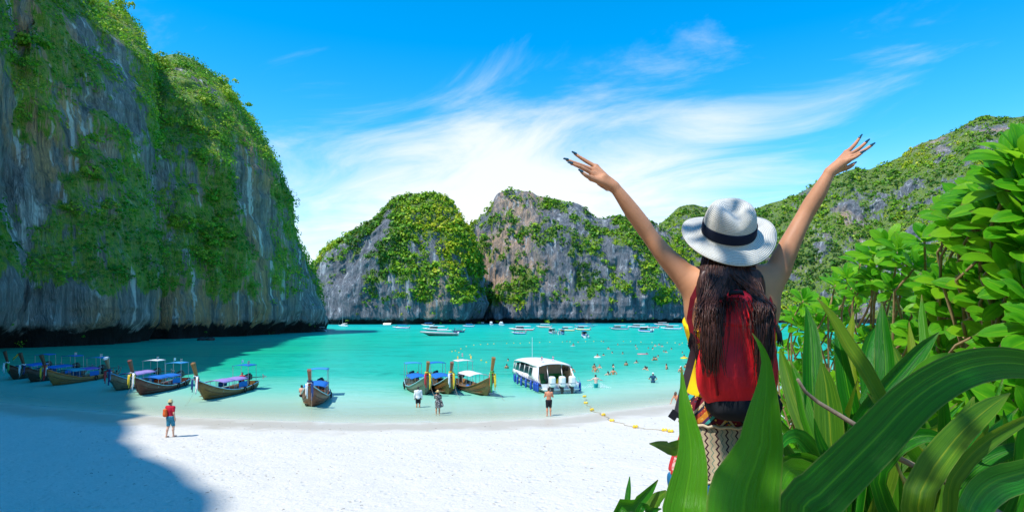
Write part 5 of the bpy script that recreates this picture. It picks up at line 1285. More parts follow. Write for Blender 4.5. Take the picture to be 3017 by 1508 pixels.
    for sx in (2108, 2222):
        m = MB(); m.tube([q(sx+(2168-sx)*.25,885,-.235), q(sx+(2168-sx)*.06,950,-.262), q(sx,1030,-.268), q(sx,1110,-.280), q(sx+(2168-sx)*.1,1165,-.268)], .0045, 6); m.build('seam_piping', plain('dark_red_piping', (.30,.006,.012), .6, .3), pk, True)
    m = MB(); m.ball(q(2230,952,-.24), (.010,.008,.011), 8, 6); m.build('snap_button', plain('brass', (.45,.28,.08), .3, .6, .1, 20, .9), pk)

    # hair: a soft under-volume and many separate locks
    r = np.random.default_rng(21); H = SDF()
    H.ell(q(2146,722,-.008), (.083,.098,.105), None, .02); H.cap(q(2146,765,-.035), q(2146,835,-.075), .078, .072, .05); H.ell(q(2082,855,-.115), (.042,.02,.085), None, .04); H.ell(q(2225,855,-.115), (.042,.02,.085), None, .04)
    ax = np.array((0,-math.sin(R(37)),math.cos(R(37)))); hl = q(2146,686,-.03)
    hv, hq = H.mesh(.008, clips=[(q(2146,716,.05),(0,1,.2)), (hl-ax*.004, ax)])
    V, Q = [hv], [hq]; off = len(hv)
    def lock(th, ex, ey, rad, front=0.0):
        nonlocal off
        s, c = math.sin(th), math.cos(th)
        p0 = q(2146+60*s, 708+50*max(c,0)+r.normal(0,7), -.01-.092*c)
        f = r.uniform(-1, 1)
        p1 = q(2146+80*s+5*f, 800, -.062-.088*c-.008*r.random())
        p2 = q(2148+ (ex-2148)*.74 + 9*s + 5*f, 870, -.155-.035*c-.012*r.random())
        dd = lambda x: -.302+.075*min(1, ((x-2168)/112)**4)
        ctr = [p0, p1, p2]
        if ey > 930: ctr.append(q(ex+r.normal(0,7), 870+(ey-870)*.5, dd(ex)-.012-.012*r.random()))
        ctr.append(q(ex+r.normal(0,5), ey, dd(ex)-.008-.018*r.random()))
        ctr = np.array(ctr); tt = np.linspace(0, len(ctr)-1, 15); n = len(ctr)
        pts = []
        for t in tt:
            i = min(int(t), n-2); u = t-i; a, b, cc, d = ctr[max(i-1,0)], ctr[i], ctr[i+1], ctr[min(i+2,n-1)]
            pts.append(.5*((2*b)+(cc-a)*u+(2*a-5*b+4*cc-d)*u*u+(3*b-a-3*cc+d)*u**3))
        pts = np.array(pts); ph = r.uniform(0, 6.3); k = np.linspace(0, 1, 15)
        pts[:, 0] += .004*np.sin(k*6+ph)*k+.001*np.sin(k*15+ph); pts[:, 1] += .002*np.cos(k*7+ph)*k
        rd = rad*(1-.72*k**3)
        ring = []
        for j in range(3):
            a = 2*math.pi*j/3+ph; ring.append(pts+np.stack([np.cos(a)*rd, np.sin(a)*rd, 0*rd], 1))
        vv = np.stack(ring, 1).reshape(-1, 3); V.append(vv)
        i = np.arange(14)[:, None]*3; j = np.arange(3)[None]
        Q.append((np.stack([i+j, i+(j+1)%3, i+3+(j+1)%3, i+3+j], -1).reshape(-1, 4))+off); off += len(vv)
    for _ in range(520): lock(r.uniform(-1.5, .1), r.normal(2094, 15), 925+(1112-925)*r.random()**.9, r.uniform(.0015,.0038))
    for _ in range(120): lock(r.uniform(-.6, .5), r.normal(2152, 24), r.uniform(868, 930), r.uniform(.0013,.0030))
    for _ in range(500): lock(r.uniform(-.1, 1.5), r.normal(2250, 11), 925+235*r.random()**1.1, r.uniform(.0015,.0038))
    for _ in range(70): lock(r.uniform(-1.6, -.9), r.normal(2058, 12), r.uniform(880, 985), r.uniform(.0009,.0018))
    for _ in range(90): lock(r.uniform(-1.2, 1.2), r.uniform(2062, 2275), r.uniform(900, 1130), r.uniform(.0005,.0009))
    t = NT('dark_brown_hair'); co = t.coord(); n = t.noise(t.coord(scale=(90,90,3)), 1, 3)
    hm = t.done(t.pbsdf(t.mix(t.rng(n, .35, .7), (.016,.007,.006), (.11,.045,.034)), .42, .32))
    np_obj('hair', np.concatenate(V), np.concatenate(Q), hm, root, smooth=True)

    # straw hat, tipped back on her head: worn, a thing of its own
    hc = base+q(2146,686,-.03); ht = thing('sun_hat', 'pale woven sun hat with dark blue band worn by the woman with raised arms', 'hat', hc)
    tilt = Matrix.Rotation(R(37), 3, 'X') @ Matrix.Rotation(R(0), 3, 'Y'); roll = Matrix.Rotation(R(-5), 3, 'Y'); Rm = np.array(roll @ tilt)
    prof = [(.184,0),(.170,0),(.150,0),(.130,0),(.112,.0),(.104,.004),(.1025,.02),(.101,.045),(.097,.07),(.090,.092),(.079,.108),(.064,.117),(.045,.118),(.025,.112),(.002,.108)]
    n = 72; th = np.linspace(0, 2*math.pi, n, endpoint=False); pv = []; sv = []; s = 0
    for i, (rr_, z) in enumerate(prof):
        if i: s += math.hypot(prof[i-1][0]-rr_, prof[i-1][1]-z)
        zr = np.full(n, z)
        if rr_ > .105: k = ((rr_-.105)/.079)**1.4; zr = zr + k*(.020*np.cos(2*th)-.012) + k*.006*np.sin(3*th+1) + .010*k*np.sin(th)
        x = rr_*np.cos(th); y = rr_*np.sin(th)*(1.10 if rr_ < .105 else 1.02)
        if z > .06: k = (z-.06)/.058; zr = zr + .006*k - .020*k*np.exp(-((x/.028)**2))*np.clip(.9-(y/.10), .2, 1.4); 
        pv.append(np.stack([x, y, zr], 1)); sv.append(np.full(n, s))
    top = np.array(pv); bot = top.copy(); bot[..., 2] -= .004; bot[5:] *= np.array((.97,.97,1))
    A = np.concatenate([bot[::-1], top]) ; sa = np.concatenate([np.array(sv)[::-1], np.array(sv)])
    m_ = len(A); i = np.arange(m_-1)[:, None]*n; j = np.arange(n)[None]
    Qh = np.stack([i+j, i+(j+1)%n, i+n+(j+1)%n, i+n+j], -1).reshape(-1, 4)
    t = NT('woven_paper_straw'); a = t.attr('ring'); co = t.coord()
    wv = t.math('SINE', t.math('MULTIPLY', a, 2*math.pi/.0062)); nz = t.noise(co, 260, 2); nb = t.noise(co, 9, 3)
    c = t.mix(t.rng(wv, -1, .3), (.42,.42,.38), (.74,.73,.68)); c = t.mix(t.rng(nz, .4, .6), t.mix(.3, c, (.3,.3,.27)), c); c = t.mix(t.math('MULTIPLY', t.rng(nb, .4, .7), .2), c, (.60,.55,.44))
    hm = t.done(t.pbsdf(c, .75, .25, t.bump(t.math('ADD', wv, t.math('MULTIPLY', nz, .8)), .5, .0025)))
    np_obj('hat_body', A.reshape(-1, 3) @ Rm.T, Qh, hm, ht, smooth=True, attrs=[('ring', 'POINT', sa.ravel())])
    bd = []
    for z in (.006, .013, .030, .045, .049):
        rr_ = np.interp(z, [.004,.02,.045,.07], [.104,.1025,.101,.097]) + (.0035 if .01 < z < .046 else .001); bd.append(np.stack([rr_*np.cos(th), rr_*1.10*np.sin(th), np.full(n, z)+.002*np.sin(2*th)], 1))
    bd = np.array(bd); i = np.arange(4)[:, None]*n
    np_obj('hat_band', bd.reshape(-1, 3) @ Rm.T, np.stack([i+j, i+(j+1)%n, i+n+(j+1)%n, i+n+j], -1).reshape(-1, 4), cloth('navy_ribbon', (.012,.018,.04)), ht, smooth=True)
build_woman()
# ------------------------------------------------------------------ foreground plants
def leaf_mat(name, dark, light, sun, trans=.45, rough=.32, veins=26):
    """leaf with parallel veins; 'across' runs from edge to edge, 'along' from stalk to tip"""
    t = NT(name); ac = t.attr('across'); al = t.attr('along'); oi = t.n('ObjectInfo'); co = t.coord()
    rnd = oi.outputs['Random']
    cv = t.n('CombineXYZ'); t.set(cv.inputs[0], t.math('MULTIPLY', ac, veins*.35)); t.set(cv.inputs[1], t.math('MULTIPLY', al, 1.2)); t.set(cv.inputs[2], t.math('MULTIPLY', rnd, 50))
    st = t.noise(cv.outputs[0], 1.0, 4, .6)
    c = t.mix(t.rng(st, .36, .62), dark, light)
    c = t.mix(t.math('MULTIPLY', t.rng(st, .60, .72), .45), c, sun)
    c = t.mix(t.math('MULTIPLY', t.rng(rnd, .55, 1), .55), c, sun)
    mid = t.rng(t.math('ABSOLUTE', ac), .0, .07, 1, 0, True)
    c = t.mix(t.math('MULTIPLY', mid, .55), c, sun)
    sp = t.noise(co, 14, 5, .7); c = t.mix(t.math('MULTIPLY', t.rng(sp, .68, .74), .55), c, (.22,.17,.04))
    edge = t.rng(t.math('ABSOLUTE', ac), .93, 1.0); c = t.mix(t.math('MULTIPLY', edge, .5), c, (.30,.33,.07))
    tipb = t.math('MULTIPLY', t.rng(al, .93, 1.0), t.rng(rnd, .2, .8)); c = t.mix(tipb, c, (.24,.17,.06))
    cv2 = t.n('CombineXYZ'); t.set(cv2.inputs[0], t.math('MULTIPLY', ac, veins*1.1)); t.set(cv2.inputs[1], t.math('MULTIPLY', al, 2.0)); t.set(cv2.inputs[2], t.math('MULTIPLY', rnd, 90))
    bp = t.bump(t.math('ADD', t.noise(cv2.outputs[0], 1.0, 3, .7), st), .35, .005)
    a = t.pbsdf(c, rough, .22, bp); tr = t.n('BsdfTranslucent'); t.set(tr.inputs[0], t.mix(.4, c, sun))
    x = t.n('MixShader'); x.inputs[0].default_value = trans; t.set(x.inputs[1], a); t.set(x.inputs[2], tr.outputs[0])
    return t.done(x.outputs[0])
LILY = leaf_mat('lily_leaf', (.004,.09,.004), (.014,.19,.006), (.15,.44,.012), .42, .32)
LILY_Y = leaf_mat('yellowing_lily_leaf', (.03,.15,.008), (.10,.26,.014), (.40,.44,.02), .48, .42)
LILY_B = leaf_mat('glossy_lily_leaf', (.008,.13,.010), (.03,.27,.018), (.16,.44,.02), .40, .24)
BUSH = leaf_mat('sea_lettuce_leaf', (.045,.28,.010), (.12,.46,.014), (.36,.70,.02), .58, .32, 6)
BARK = plain('grey_bark', (.20,.16,.12), .9, .15, .35, 40); STEM = plain('pale_stem', (.34,.24,.12), .8, .2, .35, 30)

def strap_leaf(name, pts, widths, mat, parent, origin, roll=0.0, fold=.22, nl=18, nc=6, twist=0.0, wave=.0):
    """a long leaf along world points, widths in metres at those points; a keel down the middle"""
    P3 = np.array([np.array(p, float) for p in pts]); n = len(P3); tt = np.linspace(0, n-1, nl); c = []; w = np.interp(tt, np.arange(n), widths)
    for t in tt:
        i = min(int(t), n-2); u = t-i; a, b, cc, d = P3[max(i-1,0)], P3[i], P3[i+1], P3[min(i+2,n-1)]
        if i == 0: a = 2*b-cc
        if i == n-2: d = 2*cc-b
        c.append(.5*((2*b)+(cc-a)*u+(2*a-5*b+4*cc-d)*u*u+(3*b-a-3*cc+d)*u**3))
    c = np.array(c); T = np.gradient(c, axis=0); T /= np.linalg.norm(T, axis=1)[:, None]
    eye = np.array((0,0,CH)); V = []; A = []; L = []
    for i in range(nl):
        nrm = eye-c[i] if roll < 90 else np.array((0,0,1.)); nrm = nrm-T[i]*(nrm@T[i]); nrm /= np.linalg.norm(nrm)+1e-9
        side = np.cross(T[i], nrm); al = i/(nl-1); a = math.radians((roll if roll < 90 else roll-180)+twist*al)
        s2 = side*math.cos(a)+nrm*math.sin(a); n2 = nrm*math.cos(a)-side*math.sin(a)
        for j in range(nc+1):
            x = 2*j/nc-1; f = fold*w[i]*(abs(x)**1.4-.45)+wave*w[i]*math.sin(al*19+2*x)*abs(x)
            V.append(c[i]+s2*x*w[i]*.5+n2*f-origin); A.append(x); L.append(al)
    o = np_obj(name, V, grid_quads(nl, nc+1), mat, parent, smooth=True, attrs=[('across','POINT',A),('along','POINT',L)])
    return o
def c4(X, Y, d): return np.array(P(2250+X/2.051, 880+Y/2.051, d))
def c5(X, Y, d): return np.array(P(1800+X/3.156, 1100+Y/3.156, d))
W4 = lambda w, d: w/2.051*d/F
W5 = lambda w, d: w/3.156*d/F

def lily_plant(label, foot, leaves):
    z = float(ground_z(foot[0], foot[1])); org = np.array((foot[0], foot[1], z))
    root = thing('spider_lily', label, 'plant', org)
    S = SDF(); S.cap((0,0,-.05), (0,0,.16), .06, .045, .03); S.cap((0,0,.16), (.01,.01,.26), .045, .035, .03); sdf_obj('stem', S, .012, plain('leaf_base', (.20,.26,.09), .6, .3), root)
    for L in leaves:
        pts, wd, mat, kw = L
        # run every leaf down to the plant's foot
        p0 = np.array(pts[-1]); f = org+np.array((0,0,.2)); mid = p0*.5+f*.5+np.array((0,0,.05))
        pts = [f, mid]+[np.array(p) for p in pts[::-1]]; wd = [.03, .06]+list(wd[::-1])
        strap_leaf('leaf', pts, wd, mat, root, org, **kw)
    return root
def fan(pix, wid, ds, mat=None, conv='4', **kw):
    """pix: leaf middle line from tip to base in crop pixels, ds: depth at tip and at base"""
    n = len(pix); dep = np.linspace(ds[0], ds[1], n); cv, wv = (c4, W4) if conv == '4' else (c5, W5)
    return ([cv(x, y, d) for (x, y), d in zip(pix, dep)], [max(.002, wv(w, d)) for w, d in zip(wid, dep)], mat or LILY, kw)
def filler(r, bx, n, d0, d1, spread=1.0, mats=None, ylo=1180):
    out = []
    for i in range(n):
        a = r.normal(0, .55)*spread; ln = r.uniform(380, 860); x0 = bx+r.normal(0, 80); d = r.uniform(d0, d1); dr = r.uniform(.0, .7)*np.sign(a+1e-3)*abs(a)
        pp = []
        for k in (1, .72, .45, .2, 0):
            aa = a+dr*k*1.2; pp.append((x0+math.sin(aa)*ln*k, ylo+r.normal(0,20)*0-math.cos(aa)*ln*k*(1-.25*dr*k)))
        w = r.uniform(55, 115)
        out.append(fan(pp, (3, w*.62, w, w*.95, w*.7), (d-r.uniform(-.15,.25), d), (mats or [LILY, LILY, LILY, LILY_Y, LILY_B])[r.integers(0, 5)], roll=float(r.normal(0, 25)), fold=float(r.uniform(.1,.3)), twist=float(r.normal(0, 25)), nl=13, nc=4))
    return out
def build_lilies():
    r = np.random.default_rng(33)
    ft = lambda X, Y, d: c4(X, Y, d)[:2]
    # the two great leaves in front of the woman
    A = [fan([(655,-65),(668,120),(690,330),(740,620),(745,860),(700,1150),(690,1420)], (3,50,120,215,290,380,420), (1.18,1.08), LILY, '5', fold=.16, roll=-8),
         fan([(1313,-375),(1395,-255),(1445,-100),(1446,60),(1440,200),(1420,400),(1390,700),(1275,1000),(1232,1200),(1215,1460)], (3,40,85,140,205,300,405,590,640,640), (1.10,1.0), LILY, '5', fold=.14, roll=6, wave=.015),
         fan([(355,650),(450,665),(560,700),(700,780)], (8,80,135,150), (1.75,1.5), LILY_Y, '5', roll=20, fold=.1)]
    lily_plant('spider lily whose two tall blades stand in front of the woman', c5(980, 1900, 1.05)[:2], A)
    Bq = [fan([(175,955),(165,1080),(152,1240),(160,1420)], (4,52,68,60), (1.30,1.2), LILY, '5', roll=25),
          fan([(438,985),(340,1110),(215,1220),(60,1330)], (4,90,120,110), (1.25,1.15), LILY, '5', roll=-20, fold=.3),
          fan([(520,1090),(440,1150),(390,1240),(380,1400)], (30,120,150,130), (1.25,1.2), LILY_Y, '5', roll=30),
          fan([(470,1255),(370,1275),(260,1330)], (6,60,80), (1.15,1.1), LILY, '5', roll=10)]
    lily_plant('low spider lily at the bottom edge left of the woman', c5(250, 1900, 1.2)[:2], Bq)
    C = [fan([(255,42),(285,190),(292,360),(300,560),(320,800),(350,1100)], (3,80,112,125,110,80), (1.95,1.75), LILY, roll=-12),
         fan([(345,378),(372,500),(392,680),(405,880),(430,1150)], (6,100,160,165,120), (1.75,1.65), LILY_Y, roll=10),
         fan([(322,-5),(410,110),(500,270),(610,440),(740,690),(800,900)], (3,60,95,105,90,80), (1.75,1.6), LILY_Y, roll=-35, fold=.35),
         fan([(430,170),(465,320),(500,520),(545,740),(590,960)], (3,70,110,115,100), (1.8,1.7), LILY, roll=20),
         fan([(160,370),(215,520),(255,700),(330,900),(420,1100)], (3,70,95,100,90), (1.9,1.7), LILY, roll=-25),
         fan([(100,300),(130,420),(190,620),(290,860),(400,1080)], (10,70,100,110,90), (2.1,1.8), LILY_Y, roll=15),
         fan([(100,600),(190,700),(260,820),(380,1000)], (10,60,80,80), (2.1,1.8), LILY_Y, roll=30),
         fan([(108,900),(140,850),(210,835),(300,930),(400,1090)], (20,70,105,110,90), (1.55,1.65), LILY_B, roll=-10),
         fan([(100,975),(250,960),(420,1050),(500,1150)], (60,110,90,80), (1.6,1.6), LILY, roll=40),
         fan([(95,1190),(130,1075),(185,1030),(290,1060),(400,1120)], (10,110,150,140,100), (1.3,1.4), LILY, roll=15, fold=.25),
         fan([(305,720),(330,840),(380,960),(440,1080)], (3,55,85,85), (1.6,1.6), LILY, roll=-30)]
    lily_plant('spider lily with a fan of upright blades right beside the woman', ft(420, 1700, 1.6), C+filler(r, 420, 15, 1.75, 2.2))
    Dl = [fan([(714,20),(716,140),(728,290),(735,430),(720,640),(700,900)], (3,66,100,112,100,80), (2.0,1.85), LILY, roll=12),
          fan([(1062,200),(960,300),(850,425),(735,555),(600,720),(540,900)], (4,85,120,128,115,90), (1.75,1.65), LILY, roll=-18, fold=.3),
          fan([(955,-25),(960,110),(975,280),(960,430),(900,700)], (3,42,60,64,60), (2.2,2.0), LILY, roll=20),
          fan([(690,150),(640,255),(615,390),(630,560),(660,800)], (4,70,95,95,80), (2.05,1.9), LILY_B, roll=-30),
          fan([(1180,335),(1080,355),(990,420),(920,510),(865,600),(800,760)], (5,60,100,110,105,80), (1.5,1.6), LILY_B, roll=25, fold=.2),
          fan([(770,270),(800,340),(830,440),(820,620)], (3,60,75,70), (2.2,2.0), LILY_Y, roll=30),
          fan([(878,140),(890,260),(900,380),(890,560)], (3,40,55,55), (2.25,2.1), LILY_Y, roll=-10),
          fan([(545,75),(530,170),(520,280),(540,480)], (3,40,52,50), (2.3,2.1), LILY_Y, roll=20)]
    lily_plant('spider lily behind the great arching leaf, blades pointing every way', ft(760, 1700, 1.75), Dl+filler(r, 740, 16, 1.8, 2.3))
    E = [fan([(1720,440),(1573,396),(1400,388),(1200,430),(1010,530),(850,660),(690,830),(500,1020),(330,1190),(230,1330)], (120,170,200,225,240,255,270,285,300,300), (1.15,1.05), LILY, roll=-4, fold=.12, nl=26, nc=8)]
    lily_plant('great dark leaf arching across the lower right corner', ft(180, 2000, 1.05), E)
    Fp = [fan([(1490,568),(1360,655),(1215,780),(1110,900),(1000,1060),(930,1290)], (6,110,150,165,175,170), (1.45,1.3), LILY_Y, roll=12, fold=.2, wave=.04),
          fan([(1660,690),(1500,770),(1340,870),(1200,1010),(1120,1200)], (40,80,105,105,90), (1.4,1.4), LILY_Y, roll=-35),
          fan([(1640,880),(1480,920),(1340,985),(1220,1090),(1150,1250)], (40,90,100,90,80), (1.5,1.5), LILY, roll=20),
          fan([(1140,865),(1010,825),(880,850),(760,950),(700,1150)], (5,80,110,105,90), (1.45,1.5), LILY, roll=10),
          fan([(1700,1010),(1560,1060),(1400,1110),(1290,1210),(1230,1400)], (120,210,230,210,160), (1.05,1.0), LILY_B, roll=-30, fold=.2),
          fan([(1500,690),(1420,820),(1300,980),(1180,1180)], (10,110,140,120), (1.6,1.5), LILY, roll=-10),
          fan([(1270,590),(1220,720),(1150,880),(1090,1100)], (10,100,120,100), (1.8,1.6), LILY_Y, roll=30)]
    lily_plant('spider lily in the corner with a ragged yellow edged leaf', ft(1180, 1750, 1.5), Fp+filler(r, 1150, 15, 1.6, 2.1)+filler(r, 1500, 10, 1.5, 2.0))
    # bare grey branch behind the great leaf
    m = MB(); pts = [(205,485),(250,560),(330,625),(430,685),(560,765),(690,850),(830,968),(1000,1052),(1150,1130),(1300,1230),(1480,1330)]
    m.tube([c4(x, y, 1.52+.02*math.sin(i)) for i, (x, y) in enumerate(pts)], [W4(9+i*1.6, 1.5) for i in range(len(pts))], 8)
    b = m.build('branch', BARK, None, True); tag(b, 'bare grey branch slanting down behind the great arching leaf', 'branch')
    m = MB(); m.tube([c4(800,990,1.5),c4(830,1060,1.5),c4(860,1130,1.5),c4(850,1290,1.5)], [W4(10,1.5)]*4, 7); m.tube([c4(830,1060,1.5),c4(900,1140,1.5)], W4(8,1.5), 6)
    tag(m.build('dry_stalk', plain('yellow_stalk', (.42,.36,.10), .8, .2, .4, 40), None, True), 'scaly yellowed flower stalk low among the strap leaves', 'stalk')
    # dead leaves on the ground below
    m = MB()
    for i in range(160):
        d = r.uniform(1.3, 3.4); p = np.array(P(r.uniform(2150, 3200), 0, d)); z = float(ground_z(p[0], d))+.02; a = r.uniform(0, 6.3); l = r.uniform(.06, .16); dx, dy = math.cos(a)*l, math.sin(a)*l
        m.sheet([[(p[0]-dx-dy*.2, d-dy+dx*.2, z), (p[0]-dx*.2-dy*.35, d-dy*.2+dx*.35, z+.03), (p[0]+dx, d+dy, z+.01)], [(p[0]-dx+dy*.2, d-dy-dx*.2, z+.01), (p[0]+dx*.2+dy*.35, d+dy*.2-dx*.35, z+.02), (p[0]+dx, d+dy, z+.015)]])
    tag(m.build('leaf_litter', plain('dry_leaf', (.36,.25,.13), .9, .15, .5, 6), None), kind='stuff')
build_lilies()

def bush_leaf(seed):
    r = np.random.default_rng(seed); nl, nc = 7, 2; V = []; A = []; L = []
    bend = r.uniform(.15, .5); cup = r.uniform(.05, .16)
    for i in range(nl+1):
        t = i/nl; w = .235*math.sin(math.pi*min(1, (t**1.45)*.985+.012))**.72+.012
        x = t; z = -bend*t*t*.55+.10*t
        for j in range(nc+1):
            u = 2*j/nc-1; V.append((x-.02*abs(u), u*w, z+cup*abs(u)*w*2.2)); A.append(u); L.append(t)
    return np_mesh('leaf', V, grid_quads(nl+1, nc+1), True, [('across','POINT',A),('along','POINT',L)])
def build_shrubs():
    r = np.random.default_rng(77)
    leaves = [bush_leaf(i) for i in range(6)]
    for me in leaves: me.materials.append(BUSH)
    dep = lambda sx: float(np.interp(sx, [2290, 2420, 2560, 2740, 2870, 2960, 3020, 3300], [5.2, 4.4, 3.7, 3.0, 2.55, 2.2, 2.0, 1.8]))
    c3 = lambda X, Y: (2300+X/2.385, 420+Y/2.385)
    main = [(1165,505),(1010,690),(1620,320),(1560,600),(1690,560),(1440,480),(1300,965),(1390,340),(1640,190),(1690,110),(1500,1120),(1570,1240),(650,790),(745,715),(560,850),
            (385,1000),(470,960),(545,1055),(880,850),(945,880),(790,1030),(640,960),(160,1110),(95,1205),(250,1200),(335,1175),(1065,1020),(1180,1010),(1100,1120),(1290,640),(1380,600),
            (1500,720),(1600,760),(1660,860),(1330,450),(1480,300),(1400,830),(1250,560),(1560,420),(1690,330),(1700,720),(60,1260),(130,1290),(200,1330),(700,880),(830,760),(1700,1000),(1620,1080),(1410,1020)]
    up = np.array([(2290,1000),(2330,930),(2380,880),(2440,815),(2520,745),(2570,680),(2700,690),(2745,620),(2800,590),(2850,560),(2900,540),(2960,515),(3017,480),(3300,440)], float)
    ros = [(*c3(x, y), 0.0) for x, y in main]
    for _ in range(300):
        sx = r.uniform(2300, 3230); top = np.interp(sx, up[:, 0], up[:, 1]); ros.append((sx, top+40+r.random()**.75*(1300-top), r.uniform(-.15, .95)))
    shrubs = []
    for lb, sx, cut in (('sea lettuce bush farthest left, low beside the turquoise water', 2350, 2390), ('sea lettuce bush second from the left, rising behind the upright lily blades', 2460, 2510), ('sea lettuce bush below the yellow patch of the far hill', 2570, 2630), ('sea lettuce bush in the middle with bare forked stems showing', 2680, 2740),
                        ('sea lettuce bush right of the forked stems', 2790, 2850), ('sea lettuce bush standing just left of the tallest one', 2900, 2945), ('tall large leaved sea lettuce bush at the right edge', 3000, 9999)):
        d = dep(sx)+.5; p = P(sx, 0, d); z = float(ground_z(p.x, d)); shrubs.append((thing('sea_lettuce_bush', lb, 'bush', (p.x, d, z)), np.array((p.x, d, z)), cut, [0, []]))
    for sx, sy, back in ros:
        d = dep(sx)+back; c = np.array(P(sx, sy, d))
        sh = next(s for s in shrubs if sx < s[2]); root, org, _, cnt = sh
        rel = c-org; out = rel*np.array((1,1,.3)); out /= np.linalg.norm(out)+1e-6
        ax = np.array((-.08,-.52,.72))+out*.42+r.normal(0, .24, 3); ax /= np.linalg.norm(ax)
        # twig from the rosette down into the bush
        low = org*.55+c*.45; low[2] = org[2]+(c[2]-org[2])*.45
        mid = c-ax*.22+r.normal(0,.03,3); m = MB()
        full = back == 0 or r.random() < .16
        if not full: m.tube([c-org, mid-org, mid-org-ax*.15+r.normal(0,.02,3)], [.006,.007,.008], 5); m.build('branch', STEM, root, True)
        else: m.tube([c-org, mid-org, (mid*.45+low*.55+r.normal(0,.05,3))-org, low-org, np.array((r.normal(0,.08),r.normal(0,.08),.02))], [.006,.007,.008,.009,.012], 5); m.build('branch', STEM, root, True)
        e1 = np.cross(ax, (0,0,1.0)); e1 /= np.linalg.norm(e1)+1e-6; e2 = np.cross(ax, e1)
        n = int(r.integers(12, 17)) if back == 0 else int(r.integers(9, 13)); sz = r.uniform(.098, .150)*float(np.interp(sx, [2300,2700,2900,3017], [.95,.95,1.08,1.14]))
        ph0 = r.uniform(0, 6.28)
        for k in range(n):
            f = k/n; ph = ph0+k*2.399; tilt = R(16+74*f**.8)+r.normal(0,.12); rd = math.cos(ph)*e1+math.sin(ph)*e2
            dr = ax*math.cos(tilt)+rd*math.sin(tilt); nr = ax*math.sin(tilt)-rd*math.cos(tilt); sd = np.cross(nr, dr)
            M = Matrix(((dr[0],sd[0],nr[0],0),(dr[1],sd[1],nr[1],0),(dr[2],sd[2],nr[2],0),(0,0,0,1)))
            s = sz*(.62+.5*f**.6)*r.uniform(.85,1.12); pos = c-org+dr*.012-ax*.02*f
            me = leaves[int(r.integers(0, 6))]; ML = Matrix.Translation(Vector(pos)) @ M @ Matrix.Diagonal((s, s*r.uniform(.85,1.1), s, 1)); cnt[0] += 1
            if cnt[0] > 298: cnt[1].append((me, ML)); continue
            o = bpy.data.objects.new('leaf', me); COL.objects.link(o); o.parent = root
            o.matrix_local = ML
    for root, org, _, cnt in shrubs:                       # leaves past the largest 298 of a bush: one part
        V, Q, A, L, off = [], [], [], [], 0
        for me, ML in cnt[1]:
            v = np.empty(len(me.vertices)*3, np.float32); me.vertices.foreach_get('co', v); v = v.reshape(-1, 3); m4 = np.array(ML)
            V.append(v @ m4[:3, :3].T+m4[:3, 3]); Q.append(grid_quads(8, 3)+off); off += len(v)
            for nm, acc in (('across', A), ('along', L)):
                a = np.empty(len(v), np.float32); me.attributes[nm].data.foreach_get('value', a); acc.append(a)
        if V:
            o = np_obj('foliage', np.concatenate(V), np.concatenate(Q), BUSH, root, True, [('across','POINT',np.concatenate(A)),('along','POINT',np.concatenate(L))]); o['kind'] = 'stuff'
build_shrubs()

# ------------------------------------------------------------------ shade tree beside the viewpoint, above and outside the frame
def build_shade_tree():
    r = np.random.default_rng(5); S = np.array(sun_dir); foot = np.array((-3.2,-2.2,float(ground_z(-3.2,-2.2))))
    root = thing('shade_tree', 'broad leaved tree beside the viewpoint shading the woman and the lilies', 'tree', foot)
    tg = [((.86,2.42,6.58),.17,15,4.2),((.92,2.4,6.32),.24,18,4.6),((.92,2.3,6.02),.26,7,4.0),((.9,2.3,5.7),.28,12,4.5),
          ((.40,1.05,5.9),.2,14,3.4),((.56,1.08,5.88),.13,26,3.9),((.66,1.1,5.98),.13,34,3.5),((.75,1.1,6.07),.13,34,3.7),((.87,1.12,6.12),.14,36,4.0),((1.15,1.3,5.85),.24,14,3.6),((1.55,1.6,5.8),.26,10,4.1),((.95,1.5,5.65),.24,12,3.3)]
    V = []; tv = []
    m = MB(); top = foot+np.array((.9,.9,2.6)); m.tube([(0,0,0),(.2,.15,1.0),(.5,.5,1.9),(.9,.9,2.6)], [.16,.13,.11,.09], 8); m.build('trunk', BARK, root, True)
    for c, rad, n, t in tg:  # unseen crown shaped for its shade: each cluster sits sunward of its spot
        c = np.array(c)+S*t; m = MB(); m.tube([top-foot, (top*.5+c*.5)-foot+np.array((0,0,.25)), c-foot], [.05,.03,.012], 6); m.build('branch', BARK, root, True)
        for _ in range(n):
            p = c+r.normal(0, 1, 3)*rad*.62; a = r.normal(size=3); a /= np.linalg.norm(a); b = np.cross(a, r.normal(size=3)); b /= np.linalg.norm(b); l = r.uniform(.05,.085)
            V += [p-a*l-foot, p-b*l*.55-foot, p+a*l-foot, p+b*l*.55-foot]; tv += [r.random()]*4
    np_obj('crown', V, np.arange(len(V)).reshape(-1, 4), LEAF_SUN, root, attrs=[('tint','POINT',tv)])
build_shade_tree()

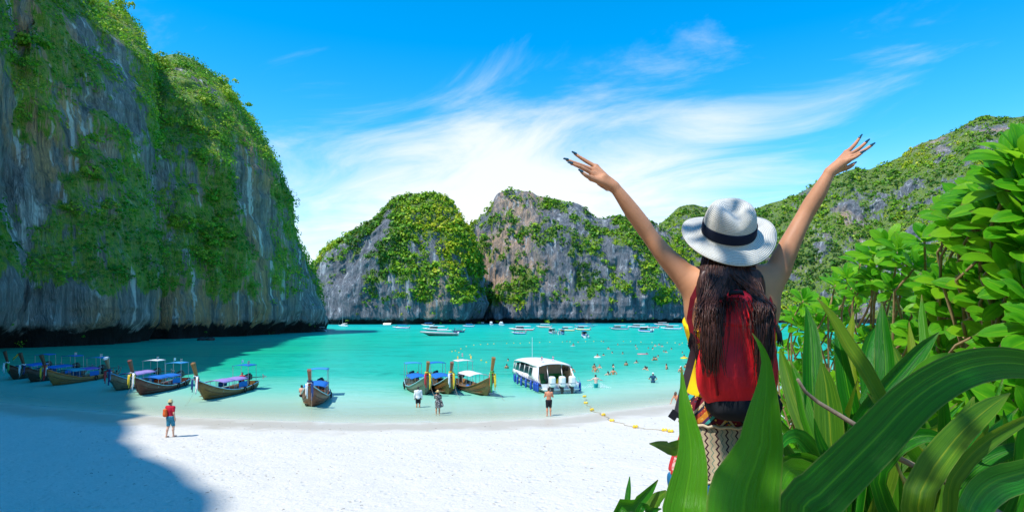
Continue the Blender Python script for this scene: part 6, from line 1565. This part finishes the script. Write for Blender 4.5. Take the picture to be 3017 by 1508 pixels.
# ------------------------------------------------------------------ single trees standing out on the headland
def build_trees():
    r = np.random.default_rng(12); protos = []
    def crown_mesh(seed, R0):
        q = np.random.default_rng(seed); V = []; tv = []
        blobs = [(q.normal(0,1,3)*np.array((.55,.55,.30))*R0+np.array((0,0,R0*.35)), R0*q.uniform(.35,.6)) for _ in range(9)]
        for c, b in blobs:
            tb = q.uniform(.25, .8)
            for _ in range(58):
                d = q.normal(size=3); d /= np.linalg.norm(d); d[2] = abs(d[2])*.9-.15; p = c+d*b*q.uniform(.55,1.05); n = d+q.normal(0,.5,3); n /= np.linalg.norm(n); a = np.cross(n, q.normal(size=3)); a /= np.linalg.norm(a); e = np.cross(n, a); l = q.uniform(.18,.42)
                V += [p-a*l, p-e*l*.6, p+a*l, p+e*l*.6]; tv += [min(1, max(0, tb+q.normal(0,.12)))]*4
        me = np_mesh('crown', V, np.arange(len(V)).reshape(-1, 4), attrs=[('tint','POINT',tv)]); me.materials.append(LEAF_TREE); return me
    LEAF_TREE = leafy('headland_tree_leaves', [(0,(.05,.20,.016)), (.4,(.16,.40,.02)), (.7,(.36,.52,.04)), (1,(.56,.56,.08))], .35)  # bright yellow-greens stand in for sunlight these shaded crowns don't catch
    meshes = [crown_mesh(i, 2.6) for i in range(4)]
    tm = MB(); tm.tube([(0,0,-1.6),(.15,0,.2),(.3,.1,1.2),(.2,.2,2.4)], [.22,.17,.12,.06], 6); tm.tube([(.3,.1,1.0),(-.7,.3,2.2)], [.09,.04], 5); tm.tube([(.25,.1,1.2),(1.1,-.3,2.3)], [.09,.04], 5)
    t0 = tm.build('trunk', BARK, None, True); tme = t0.data; bpy.data.objects.remove(t0)
    ctr, nn, ar, fv = HEAD
    px = CX+F*ctr[:, 0]/np.maximum(ctr[:, 1], 1); py = HY+F*(CH-ctr[:, 2])/np.maximum(ctr[:, 1], 1)
    w = ar*np.clip(fv-.35, 0, .3)*(ctr[:, 1] > 120)*(ctr[:, 1] < 272)*(ctr[:, 2] > 12)*(px < 690)*np.where(px > 560, 1.0, .16)
    ix = r.choice(len(ctr), 170, replace=False, p=w/w.sum())
    for k, i in enumerate(ix):
        o = thing('tree', 'bright leafy tree clinging to the shaded face of the left headland', 'tree', ctr[i]-nn[i]*.5, r.uniform(0, 6.3), 'trees growing on the headland cliff')
        s = r.uniform(.5, 1.45); o.scale = (s, s, s*r.uniform(.8, 1.1))
        link(bpy.data.objects.new('crown', meshes[k % 4]), o); link(bpy.data.objects.new('trunk', tme), o)
build_trees()
